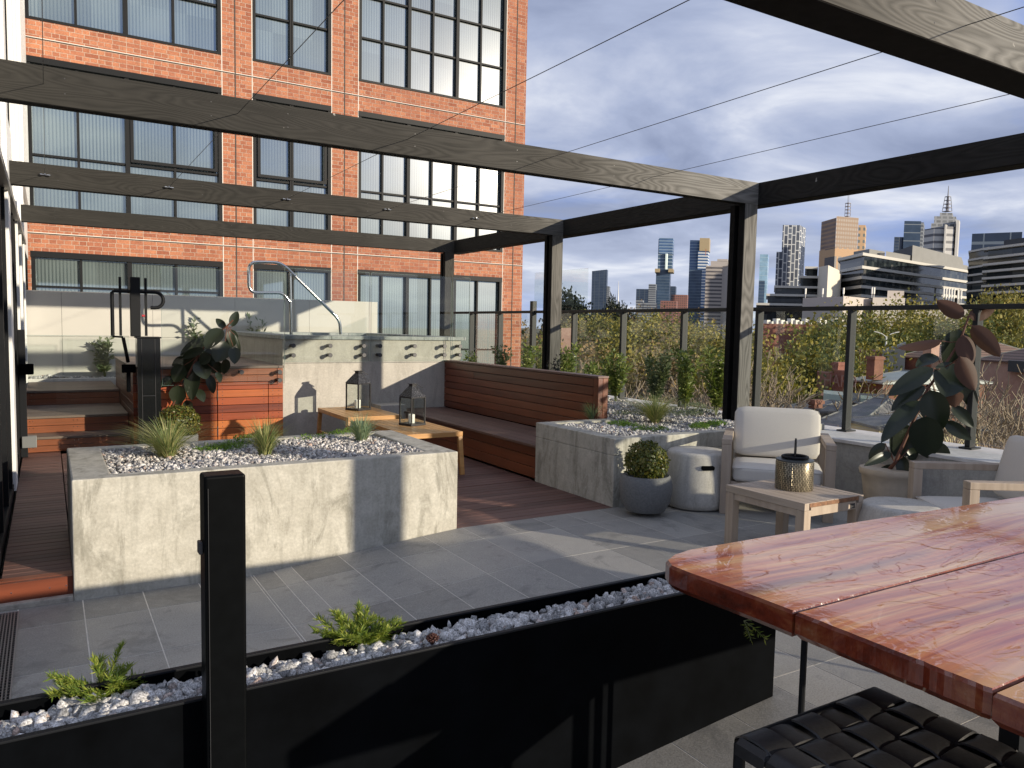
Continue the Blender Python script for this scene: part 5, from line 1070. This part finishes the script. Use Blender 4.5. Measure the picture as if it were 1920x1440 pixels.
bld('office_tower', 'dark glass tower with a slanted top, standing alone at the left of the skyline', [('shaft', W(1106.5, 1134.5, D), [Z_(1107, 509, D), Z_(1135, 506, D), Z_(1135, 506, D), Z_(1107, 509, D)], T_navy), ('side_wing', W(1134.8, 1139.5, D+2), Z_(1137, 537, D), T_grey)])
t = bld('office_tower', 'tallest blue tower of the skyline with a gold band around its middle', [('shaft', W(1228.5, 1255, D), Z_(1240, 450, D), T_blue2, Z_(1240, 508, D)), ('crown', W(1229.5, 1255.4, D-3), Z_(1240, 448, D), T_bstr, Z_(1240, 477, D)), ('lower_shaft', W(1226, 1252, D), Z_(1240, 508, D), T_blue), ('gold_band', W(1223.5, 1232.5, D-20, 60), Z_(1228, 505.5, D), T_gold, Z_(1228, 512, D)), ('gold_band', W(1248.5, 1257.5, D-20, 60), Z_(1252, 505.5, D), T_gold, Z_(1252, 512, D)),
    ('bright_strip', W(1242.2, 1244.8, D-6, 4), Z_(1243, 477, D), simple('bright glass strip', (.62, .72, .70), .2), Z_(1243, 506, D))])
for a, b_, c, mt, lab in ((1190, 1212.5, 542, T_navy, 'dark navy block at the foot of the gold banded tower, leftmost of its cluster'), (1212.8, 1226, 533, T_grey, 'grey banded block between the navy block and the gold banded tower'), (1252.5, 1263, 537, T_navy, 'small navy tower just right of the gold banded tower'), (1190, 1203, 562, T_grey, 'low pale grey block in front of the navy block'), (1204, 1228, 568, T_grey, 'low wide grey block in front of the gold banded tower'),
        (1255, 1285.5, 552.5, T_red, 'red brown stepped office block left of the blue and white tower'), (1236, 1266, 564, T_red, 'lower red brown block in front of the gold banded tower')):
    dd = D-200 if c < 560 else D-500; bld('office_block', lab, [('shaft', W(a, b_, dd), Z_(a, c, dd), mt)], 'building')
t = bld('office_tower', 'blue tower with white stripes and a gold top corner', [('shaft', W(1287, 1312, D), Z_(1300, 452, D), T_bstr), ('striped_face', W(1303, 1321.5, D-12), Z_(1310, 473, D), T_str), ('gold_top', W(1305, 1323, D-14, 45), Z_(1310, 449, D), T_gold, Z_(1310, 472.7, D)), ('blue_face', W(1287.5, 1309, D-16, 4), Z_(1300, 507, D), T_blue)])
D = 1300
t = bld('office_tower', 'grey concrete tower with dark window bands beside the thick pergola post', [('shaft', W(1318.5, 1349, D), Z_(1330, 499, D), T_conc), ('side', W(1349.2, 1362, D+4), Z_(1355, 491, D), T_concp), ('cap', W(1327, 1361, D+3), Z_(1330, 490, D), T_concp, Z_(1330, 499.5, D)), ('plant_room', W(1339, 1358, D+6, 20), Z_(1345, 486, D), T_concp, Z_(1345, 489.5, D))])
D = 1900
bld('office_tower', 'pale blue glass tower glimpsed right of the thick pergola post', [('shaft', W(1418, 1433, D), Z_(1425, 478, D), T_pale), ('lower_face', W(1418, 1429, D-6), Z_(1425, 527, D), T_blue)])
D = 1100
bld('apartment_tower', 'white framed patchwork tower right of the thick pergola post', [('shaft', fp((1458, D), (1490, D), (1501, D+30), (1470, D+35)), Z_(1475, 424, D), T_patt), ('lower_shaft', fp((1448.5, D+2), (1460, D+2), (1462, D+30), (1450, D+30)), Z_(1455, 473, D), T_patt)])
D = 1000
t = bld('office_tower', 'tan masonry tower with a red and white lattice mast', [('sunny_face', fp((1557, D), (1598, D+12), (1598, D+45), (1557, D+45)), Z_(1577, 408, D), T_tan, Z_(1577, 466, D)), ('shaded_face', fp((1529.5, D+42), (1556.8, D+.5), (1556.8, D+46), (1529.5, D+46)), Z_(1545, 410, D), T_tans, Z_(1545, 466, D)), ('base', fp((1528, D+42), (1557, D-1), (1600, D+11), (1599, D+47), (1529, D+47)), Z_(1577, 466, D), T_tanb),
    ('rear_wing', W(1598.5, 1611.5, D+20), Z_(1605, 420, D), tower_mat('tan rear wing', (.10, .12, .12), (.52, .35, .21), 8, .5, 7, .5, .5))])
x, y = gpt(1577, D+25); lm = MB(); zb = Z_(1577, 408, D+25); zt_ = Z_(1577, 384, D+25)
for sx_ in (-2.4, 2.4):
    for sy_ in (-2.4, 2.4): lm.tube([(x+sx_, y+sy_, zb), (x+sx_*.9, y+sy_*.9, zt_)], .35, 5)
for q in range(5):
    z = zb+(zt_-zb)*q/4; lm.box(x-2.6, x+2.6, y-2.6, y+2.6, z-.3, z+.3)
lm.tube([(x-1, y, zt_), (x-1, y, Z_(1577, 358, D+25))], .22, 5); lm.tube([(x+1, y, zt_), (x+1, y, Z_(1577, 360, D+25))], .22, 5); lm.build('lattice_mast', simple('mast steel', (.30, .26, .25), .6), t)
D = 1050
bld('office_tower', 'navy glass tower with a lower shoulder, left of the tower with the tall spire', [('shaft', W(1683, 1714, D), Z_(1690, 416.5, D), tower_mat('navy glass grid', (.025, .045, .08), (.20, .23, .26), 11, .08, 0, 0)), ('side', W(1714.2, 1719, D+5), Z_(1716, 418, D), T_grey), ('shoulder', W(1666, 1682.8, D+2), Z_(1670, 445.5, D), T_navy)])
D = 1150
T_wf = tower_mat('white louvre facade', (.10, .10, .11), (.52, .51, .49), 10.5, .62, 0, 0, .6); T_wp = simple('pale stone tower', (.46, .45, .43), .7); T_cr = tower_mat('grey stepped crown', (.10, .11, .12), (.30, .31, .32), 6, .4, 9, .3, .5)
t = bld('office_tower', 'grey and white stepped tower with a tall lattice spire', [('shaft', fp((1719.5, D+22), (1739, D), (1759, D), (1760, D+40), (1721, D+40)), Z_(1740, 429, D), T_wf), ('shaft', fp((1760, D-3), (1776, D), (1783, D+20), (1780, D+40), (1761, D+40)), Z_(1770, 427, D), T_wf),
    ('pier', W(1758.3, 1761.5, D-6, 10), Z_(1760, 424, D), T_wp), ('pier', W(1779.5, 1784.5, D-2, 20), Z_(1780, 415, D), T_wp), ('crown', W(1733, 1781, D+6, 35), Z_(1750, 420, D), T_cr, Z_(1750, 430, D)), ('crown', W(1738, 1778, D+10, 28), Z_(1750, 406, D), T_cr, Z_(1750, 420, D)), ('crown', W(1748, 1771, D+13, 22), Z_(1760, 399, D), T_cr, Z_(1760, 406, D))])
x, y = gpt(1761, D+22); lm = MB(); z0_, z1_, z2_ = Z_(1761, 399, D+22), Z_(1761, 372, D+22), Z_(1761, 352, D+22)
for sx_ in (-3.6, 3.6):
    for sy_ in (-3.6, 3.6): lm.tube([(x+sx_*1.3, y+sy_*1.3, z0_), (x+sx_*.75, y+sy_*.75, z1_)], .5, 5)
for q in range(5): z = z0_+(z1_-z0_)*q/4; e = 4.8-.5*q; lm.box(x-e, x+e, y-e, y+e, z-.45, z+.45)
lm.tube([(x, y, z0_), (x, y, z1_), (x, y, z2_)], [1.3, .9, .35], 6); lm.build('lattice_spire', simple('spire steel', (.26, .25, .26), .6), t)
D = 2300; x, y = gpt(1156.5, D); lm = MB()
lm.tube([(x, y, GZ), (x, y, Z_(1156, 560, D)), (x, y, Z_(1156, 528, D))], [3.5, 2.2, .6], 6); tag(lm.build('spire', simple('white spire', (.75, .75, .75), .6)), 'thin white mast between the slanted tower and the cluster of blue towers', 'mast')
# blue glass block, apartment blocks with projecting white slabs
T_bg = tower_mat('blue panel glass', (.018, .032, .06), (.20, .24, .28), 60, .02, 9.2, .05)
D = 330
bld('office_block', 'dark blue glass block behind the right apartment building', [('block', fp((1810, D), (1903, D-6), (1904, D+40), (1812, D+40)), [Z_(1811, 440, D), Z_(1903, 436.5, D-6), Z_(1903, 436.5, D-6), Z_(1811, 440, D)], T_bg)], 'building')
mm_, t_, b__, o__ = newmat('apartment glass'); c0 = N(t_, 'ShaderNodeTexCoord'); sp = N(t_, 'ShaderNodeSeparateXYZ'); t_.links.new(c0.outputs['Object'], sp.inputs[0])
u = math1(t_, 'ADD', math1(t_, 'MULTIPLY', sp.outputs[0], float(RT[0])), math1(t_, 'MULTIPLY', sp.outputs[1], float(RT[1])))
st_ = N(t_, 'ShaderNodeTexWhiteNoise', noise_dimensions='2D'); cv = N(t_, 'ShaderNodeCombineXYZ'); t_.links.new(math1(t_, 'FLOOR', math1(t_, 'DIVIDE', u, 1.1)), cv.inputs[0]); t_.links.new(math1(t_, 'FLOOR', math1(t_, 'DIVIDE', sp.outputs[2], 2.9)), cv.inputs[1]); t_.links.new(cv.outputs[0], st_.inputs['Vector'])
fr_ = math1(t_, 'LESS_THAN', math1(t_, 'FRACT', math1(t_, 'DIVIDE', u, 1.1)), .07)
t_.links.new(mixc(t_, fr_, rmp(t_, st_.outputs['Value'], [(0, (.006, .009, .012)), (.6, (.022, .030, .034)), (.85, (.045, .055, .055)), (1, (.09, .09, .085))]), (.02, .022, .024)), b__.inputs['Base Color']); b__.inputs['Roughness'].default_value = .12; M_apt = mm_
M_slabw = simple('white balcony slab', (.50, .48, .43), .7); M_aptgrey = simple('grey roof panels', (.22, .218, .205), .8, var=.06, scale=.3); M_dark = simple('dark cladding', (.035, .035, .038), .6); M_creamw = simple('cream render', (.66, .60, .50), .8)
def slabs(t, poly, zs, th=.45, out=1.0, mat=None, core=True, name='balcony_slab'):
    cx = sum(p[0] for p in poly)/len(poly); cy = sum(p[1] for p in poly)/len(poly)
    q = []
    for p in poly: v = Vector((p[0]-cx, p[1]-cy)); L = v.length; v = v*(L+out*1.2)/L; q.append((cx+v.x, cy+v.y))
    for z in zs: m = MB(); m.prism(q, z-th/2, z+th/2); m.build(name, mat or M_slabw, t)
DA, DB = 200.0, 236.0
zA = [Z_(1612, y, DA) for y in (478, 502, 521, 538, 555)]
A = [gpt(1568, DA+17), gpt(1612, DA), gpt(1806, DB+12), gpt(1815, DB+50), gpt(1590, DA+60)]
ap = thing('apartment_building', 'long dark glass apartment building with white balcony slabs stepping across the skyline', 'building', (*A[1], GZ))
m = MB(); m.prism(A, GZ, zA[0]); m.build('glass_wall', M_apt, ap); slabs(ap, A, zA, .75, 1.3)
m = MB(); m.prism([gpt(1652, DA+12), gpt(1806, DB+15), gpt(1810, DB+40), gpt(1655, DA+45)], zA[0]+.4, Z_(1652, 472, DA+12)); m.build('roof_storey', M_aptgrey, ap)
m = MB(); m.prism([gpt(1701, DA+22), gpt(1793, DB+18), gpt(1797, DB+36), gpt(1690, DA+45)], zA[0]+.5, Z_(1701, 461, DA+22)); m.build('roof_plant', M_aptgrey, ap)
m = MB(); m.prism([gpt(1665, DA+40), gpt(1700.5, DA+22.5), gpt(1703, DA+44)], zA[0]+.45, Z_(1701, 461.5, DA+22)); m.build('roof_plant', M_dark, ap)
m = MB(); m.prism([gpt(1592, DA+18), gpt(1621, DA+10), gpt(1650, DA+16), gpt(1650, DA+35), gpt(1592, DA+35)], zA[0]+.5, Z_(1621, 468, DA+10)); m.build('roof_plant', M_aptgrey, ap)
m = MB(); m.prism([gpt(1641, DA+6.5), gpt(1650, DA+8.3), gpt(1650, DA+12), gpt(1641, DA+12)], GZ, zA[0]+1.2); m.build('stair_core', M_dark, ap)
m = MB()
for px_ in (1700, 1745, 1790): x, y = gpt(px_, DA+(px_-1612)*.245-1.0); m.box(x-.5, x+.5, y-.5, y+.5, GZ, Z_(1612, 520, DA))
m.build('column', M_aptgrey, ap)
L1 = [gpt(1528, DA-8), gpt(1546, DA-14), gpt(1571, DA+4), gpt(1571, DA+22), gpt(1530, DA+20)]
m = MB(); m.prism(L1, GZ, Z_(1546, 498, DA-14)); m.build('cream_core', M_creamw, ap)
for (x0_, x1_, yt) in ((1506, 1527, 503), (1496, 1529, 520), (1450, 1529, 538), (1436, 1529, 553), (1418, 1529, 570)):
    poly = [gpt(x0_, DA-6), gpt(x1_, DA-6), gpt(x1_, DA+14), gpt(x0_, DA+14)]; zt_ = Z_(x0_, yt, DA-6); m = MB(); m.prism(poly, GZ if yt > 560 else zt_-3.0, zt_-.35); m.build('glass_wall', M_apt, ap)
    m = MB(); q = [gpt(x0_-3, DA-8), gpt(x1_, DA-8), gpt(x1_, DA+15), gpt(x0_-3, DA+15)]; m.prism(q, zt_-.34, zt_+.2); m.build('balcony_slab', M_slabw, ap)
DC = 185.0; C = [gpt(1842, DC+10), gpt(1990, DC-14), gpt(2010, DC+30), gpt(1845, DC+40)]
zC = [Z_(1920, y, DC-2) for y in (460, 478, 491, 504.5, 518, 533, 547)]
ac = thing('apartment_building', 'curved dark apartment building with white balcony slabs at the right edge', 'building', (*C[0], GZ))
m = MB(); m.prism(C, GZ, zC[0]); m.build('glass_wall', M_apt, ac); slabs(ac, C, zC, .55, 1.5)
m = MB(); m.prism([gpt(1870, DC+10), gpt(1990, DC-8), gpt(1990, DC+20), gpt(1872, DC+30)], zC[0]+.3, Z_(1900, 443, DC)); m.build('roof_storey', M_dark, ac)
C2 = [gpt(1807, DC+22), gpt(1843, DC+12), gpt(1845, DC+40), gpt(1810, DC+45)]; m = MB(); m.prism(C2, GZ, Z_(1825, 471, DC+18)); m.build('corner_wing', M_apt, ac); slabs(ac, C2, [Z_(1825, y, DC+18) for y in (471, 487, 501.5, 516, 530, 546)], .5, .8)
# beige flat roofed building with rooftop antennas
DD = 150.0; bg_ = thing('flat_roofed_building', 'beige windowless flat roofed building with phone antennas on its roof', 'building', (*gpt(1577, DD), GZ)); M_beige = simple('beige render', (.50, .44, .39), .85, var=.04, scale=.2); M_beigel = simple('pale beige render', (.62, .56, .49), .85, var=.04, scale=.2)
for a, da, b_, db, yt, mt in ((1501.5, DD+4, 1577, DD-4, 557.5, M_beige), (1577.2, DD-4, 1632, DD+6, 557.5, M_beige), (1632.2, DD+2, 1692.5, DD+2, 557.5, M_beigel), (1693, DD+20, 1860, DD+20, 572, M_beige), (1418, DD+4, 1501, DD+6, 640, M_beige)):
    m = MB(); m.prism([gpt(a, da), gpt(b_, db), gpt(b_, DD+30), gpt(a, DD+30)], GZ, Z_((a+b_)/2, yt, DD)); m.build('wall', mt, bg_)
m = MB(); m.prism([gpt(1543, DD-4.2), gpt(1553, DD-5.2), gpt(1553, DD-2), gpt(1543, DD-2)], Z_(1548, 602, DD), Z_(1548, 592, DD)); m.build('window', M_dark, bg_)
M_ant = simple('white antenna', (.70, .68, .62), .6)
def antenna(px_, y0, y1, D, lab, n=1, dx_=4):
    t = thing('antenna', lab, 'antenna', (*gpt(px_, D), Z_(px_, y0, D)))
    for k in range(n):
        x, y = gpt(px_+k*dx_, D); z0_, z1_ = Z_(px_, y0, D), Z_(px_, y1, D); m = MB(); m.tube([(x, y, z0_), (x, y, z1_)], .07, 6); m.build('pole', M_ant, t); m = MB(); m.box(x-.16, x+.16, y-.1, y+.1, z0_+(z1_-z0_)*.4, z1_); m.build('panel', M_ant, t)
for a in ((1506, 559, 541, 'slim white roof antenna at the left end of the beige building'), (1538, 559, 541, 'small grey roof antenna in front of the cream stair core'), (1577, 559, 540, 'white roof antenna at the middle corner of the beige building'), (1630, 559, 539, 'pair of thin antennas left of the roof plant room', 2, 4)): antenna(*a[:3], DD+3, *a[3:])
antenna(1764, 572, 541, DD+22, 'row of white panel antennas left of the rubber plant top', 5, 5); antenna(1791, 572, 544, DD+22, 'pair of white panel antennas right of the bigger row', 2, 6)
pr_ = MB(); pr_.prism([gpt(1659, DD+6), gpt(1690, DD+6), gpt(1690, DD+14), gpt(1659, DD+14)], Z_(1670, 559, DD), Z_(1670, 542, DD)); tag(pr_.build('plant_room', M_beige), 'small beige plant room on the roof of the flat roofed building', 'plant room')
pl = MB()
for k in range(16):
    px_ = 1436+k*9; q = gpt(px_, 124); pl.box(q[0]-.4, q[0]+.4, q[1]-.4, q[1]+.4, Z_(px_, 611, 124), Z_(px_, 600+3*sin(k*2.1), 124))
# brick warehouse wall
def stepbrick(name, c1, c2, sc_=1):
    m, t, b, o = newmat(name); n = noise(t, coords(t), 2.2, 5, .7); c = rmp(t, n, [(.3, c1), (.7, c2)]); t.links.new(c, b.inputs['Base Color']); b.inputs['Roughness'].default_value = .9
    return m
M_oldbrick = stepbrick('old red brick', (.20, .075, .055), (.33, .14, .10)); M_pink = stepbrick('pinkish brick', (.38, .22, .17), (.48, .31, .24)); M_brown = stepbrick('brown brick', (.16, .075, .05), (.26, .12, .08))
M_slate = simple('grey slate roof', (.14, .135, .14), .7, var=.25, scale=1.5); M_metalroof = simple('pale steel roof', (.36, .39, .38), .5, metal=.1, var=.08, scale=1); M_yellow = simple('pale yellow render', (.74, .66, .40), .85); M_greyr = simple('grey rendered gable', (.34, .31, .28), .85, var=.03, scale=.5)
def tileroof():
    m, t, b, o = newmat('terracotta roof tiles'); c0 = N(t, 'ShaderNodeTexCoord'); sp = N(t, 'ShaderNodeSeparateXYZ'); t.links.new(c0.outputs['Object'], sp.inputs[0]); f = math1(t, 'FRACT', math1(t, 'MULTIPLY', sp.outputs[2], 4.5))
    t.links.new(mixc(t, rmp(t, f, [(.1, 0.0), (.45, 1.0)]), (.06, .035, .03), (.20, .125, .10)), b.inputs['Base Color']); b.inputs['Roughness'].default_value = .85; return m
M_troof = tileroof()
wh = bld('brick_warehouse', 'long dark red brick warehouse wall behind the golden tree', [('wall', fp((1424, 122), (1577, 122), (1577, 136), (1424, 136)), Z_(1500, 608, 122), M_oldbrick)], 'building')
pl.build('roof_vents', M_ant, wh)
bld('white_building', 'small white building just left of the wide railing post', [('wall', fp((1572, 118), (1592, 118), (1592, 128), (1572, 128)), Z_(1580, 603, 118), simple('white render', (.72, .70, .66), .8)), ('wall', fp((1552, 112), (1575, 112), (1575, 117), (1552, 117)), Z_(1560, 622, 112), simple('cream ornate wall', (.66, .60, .50), .8))], 'building')
bld('salmon_building', 'salmon pink block behind the street lamp', [('wall', fp((1672, 116), (1712, 116), (1712, 126), (1672, 126)), Z_(1690, 604, 116), M_pink)], 'building')
def roofhouse(name, label, pa, pb, dep, ywall, yridge, wallm, roofm, hip=.35, eave=.25):
    """pa, pb = (photo column, metres away) of the two front corners; the house runs dep metres back"""
    a, b_ = Vector(gpt(*pa)), Vector(gpt(*pb)); d = (b_-a); L = d.length; d.normalize(); n = Vector((-d.y, d.x)); 
    if n.dot(Vector(FW[:2])) < 0: n = -n
    zw = Z_(pa[0], ywall, pa[1]); zr = Z_(pa[0], yridge, pa[1]+dep/2); t = thing(name, label, 'house', (a.x, a.y, GZ)); c = b_+n*dep; e = a+n*dep
    m = MB(); m.prism([tuple(a), tuple(b_), tuple(c), tuple(e)], GZ, zw); m.build('wall', wallm, t)
    A_ = a-d*eave-n*eave; B_ = b_+d*eave-n*eave; C_ = c+d*eave+n*eave; E_ = e-d*eave+n*eave; h = hip*L if hip else -eave
    r1 = (a+e)/2+d*h; r2 = (b_+c)/2-d*h; V = [(*A_, zw), (*B_, zw), (*C_, zw), (*E_, zw), (*r1, zr), (*r2, zr), (*A_, zw-.12), (*B_, zw-.12), (*C_, zw-.12), (*E_, zw-.12)]
    m = MB(); m.add(V, [(0, 1, 5, 4), (1, 2, 5), (2, 3, 4, 5), (3, 0, 4), (6, 7, 1, 0), (7, 8, 2, 1), (8, 9, 3, 2), (9, 6, 0, 3)]); m.build('roof', roofm, t)
    rc = MB(); 
    for p, q in ((0, 4), (1, 5), (2, 5), (3, 4), (4, 5)): rc.tube([V[p], V[q]], .06, 5)
    rc.build('ridge_cap', M_aptgrey, t); return t, a, b_, n, zw, zr
def chimney(t, px_, D, y0, y1, w_=.5, mat=None):
    x, y = gpt(px_, D); m = MB(); z0_, z1_ = Z_(px_, y0, D), Z_(px_, y1, D); m.box(x-w_, x+w_, y-w_*.6, y+w_*.6, z0_, z1_); m.box(x-w_-.08, x+w_+.08, y-w_*.6-.08, y+w_*.6+.08, z1_-.25, z1_-.05); m.build('chimney', mat or M_oldbrick, t)
hs, *_ = roofhouse('hip_roofed_house', 'small yellow walled outbuilding with a grey hip roof below the railing', (1602, 40), (1658, 37), 5, 787, 763, M_yellow, M_slate, .36)
roofhouse('slate_roofed_house', 'grey slate roofed house just above the armchair cushion', (1462, 46), (1512, 44), 7, 765, 742, M_aptgrey, M_slate, .3); hs, *_ = roofhouse('slate_roofed_house', 'streaked grey roofed house left of the wide railing post', (1528, 42), (1600, 40), 9, 800, 737, M_aptgrey, M_slate, .3); chimney(hs, 1535, 44, 766, 750, .35, M_brown)
hs, a, b_, n, zw, zr = roofhouse('brick_terrace_house', 'brown brick gabled terrace house with pale steel roof right of the wide railing post', (1603, 60), (1660, 57), 10, 712, 690, M_brown, M_metalroof, 0); chimney(hs, 1643, 58, 712, 668, .55, M_brown)
roofhouse('steel_roofed_house', 'house with a pale steel roof left of the rubber plant stem', (1655, 62), (1735, 58), 4, 728, 692, M_brown, M_metalroof, .05)
tr = bld('brick_terrace_house', 'old red brick parapet house with faded painted lettering and a chimney', [('parapet_wall', fp((1535, 58), (1566, 57), (1566, 62), (1536, 63)), Z_(1550, 698, 58), M_oldbrick), ('parapet_wall', fp((1566.2, 57), (1592, 56), (1592, 62), (1566.2, 62)), Z_(1575, 694, 57), M_oldbrick), ('lower_wall', fp((1538, 54), (1592, 52), (1592, 57), (1538, 57.5)), Z_(1560, 742, 54), M_brown)], 'house'); chimney(tr, 1575, 57.5, 694, 679, .42)
fc_ = bpy.data.curves.new('painted_lettering', 'FONT'); fc_.body = 'HARD'; fc_.size = .95; fc_.extrude = .01; fo = bpy.data.objects.new('painted_lettering', fc_); COL.objects.link(fo); fc_.materials.append(simple('faded white paint', (.30, .17, .14), .9))
pA = Vector(gpt(1548, 57.3)); pB = Vector(gpt(1578, 56.3)); dd_ = (pB-pA).normalized(); zz_ = Z_(1560, 724, 56.9)
fo.matrix_basis = Matrix(((dd_.x, 0, dd_.y, pA.x+dd_.y*.06), (dd_.y, 0, -dd_.x, pA.y-dd_.x*.06), (0, 1.35, 0, zz_), (0, 0, 0, 1)))
dg = bpy.context.evaluated_depsgraph_get(); me_ = bpy.data.meshes.new_from_object(fo.evaluated_get(dg)); mw_ = fo.matrix_basis.copy(); bpy.data.objects.remove(fo); fo = bpy.data.objects.new('painted_lettering', me_); COL.objects.link(fo); fo.matrix_basis = mw_; fo.parent = tr; fo.matrix_parent_inverse = tr.matrix_basis.inverted()
bh = bld('brick_factory', 'flat topped brick building with a grey rendered gable left of the rubber plant', [('wall', fp((1611, 80), (1655, 78), (1655, 88), (1611, 90)), Z_(1633, 658, 79), M_oldbrick), ('gable', fp((1655.3, 76), (1699, 74), (1699, 84), (1655.3, 86)), [Z_(1655, 659, 76), Z_(1699, 642, 76), Z_(1699, 642, 76), Z_(1655, 659, 76)], M_greyr)], 'building')
x, y = gpt(1631, 77); m = MB(); m.tube([(x, y, Z_(1631, 695, 77)), (x, y, Z_(1631, 671, 77))], .07, 6); m.build('pipe', M_ant, bh)
hs, *_ = roofhouse('tile_roofed_house', 'wide house with a dark red tiled roof behind the rubber plant', (1690, 80), (1800, 74), 14, 668, 634, M_oldbrick, M_troof, .3); chimney(hs, 1747, 76, 668, 640, .7, M_pink)
hs, *_ = roofhouse('tile_roofed_house', 'house with a brown tiled hip roof and pink brick wall at the right edge', (1838, 66), (1960, 60), 13, 674, 634, M_pink, M_troof, .35)
m = MB(); pA = Vector(gpt(1895, 62.7)); pB = Vector(gpt(1990, 59)); m.prism([gpt(1893, 62), gpt(1960, 59), gpt(1960, 60), gpt(1893, 63)], Z_(1900, 697, 62), Z_(1900, 676, 62)); m.build('porch', M_dark, hs)
# low flat roofs with a skylight and box units
bld('flat_roof', 'dark flat roof with a glazed skylight box below the brick houses', [('roof', fp((1590, 46), (1672, 43), (1672, 52), (1590, 53)), Z_(1630, 757, 45), M_dark), ('skylight', fp((1619, 46), (1665, 44.5), (1665, 47), (1619, 48.5)), Z_(1640, 748, 46), simple('skylight glazing', (.32, .42, .36), .2), Z_(1640, 765, 46))], 'building')
bld('conservatory', 'pale framed lean-to glasshouse below the painted brick wall', [('glazing', fp((1549, 50), (1604, 48), (1604, 51), (1549, 53)), Z_(1575, 741, 49), simple('pale glazing', (.42, .50, .47), .25))], 'building')
bld('brick_shed', 'red brick outbuilding low behind the narrow pergola post', [('wall', fp((1052, 66), (1072, 66), (1072, 72), (1052, 72)), Z_(1060, 615, 66), M_pink)], 'building')
ld = thing('street_lamp', 'white double armed street lamp above the brick roofs', 'street lamp', (*gpt(1661.5, 84), GZ)); x, y = gpt(1661.5, 84); zt_ = Z_(1661, 632, 84); m = MB(); m.tube([(x, y, GZ), (x, y, zt_)], [.16, .09], 8); m.build('pole', M_ant, ld)
for sg in (-1, 1):
    e = Vector(RT)*sg; m = MB(); P0 = Vector((x, y, zt_)); m.tube([P0, P0+e*.5+Vector((0, 0, .35)), P0+e*.95+Vector((0, 0, .50))], .05, 6); a_ = m.build('arm', M_ant, ld); m = MB(); m.bar(P0+e*.9+Vector((0, 0, .50)), P0+e*1.35+Vector((0, 0, .58)), .16, .08); m.build('lamp_head', M_ant, a_)
cr = thing('tower_crane', 'small orange and white construction lift on the striped tower', 'crane', (*gpt(1318, 1980), 0)); x, y = gpt(1317, 1975); m = MB(); m.tube([(x, y, Z_(1317, 480, 1975)), (x, y, Z_(1317, 468, 1975))], 1.0, 4); m.build('mast', simple('orange paint', (.6, .16, .05), .6), cr)
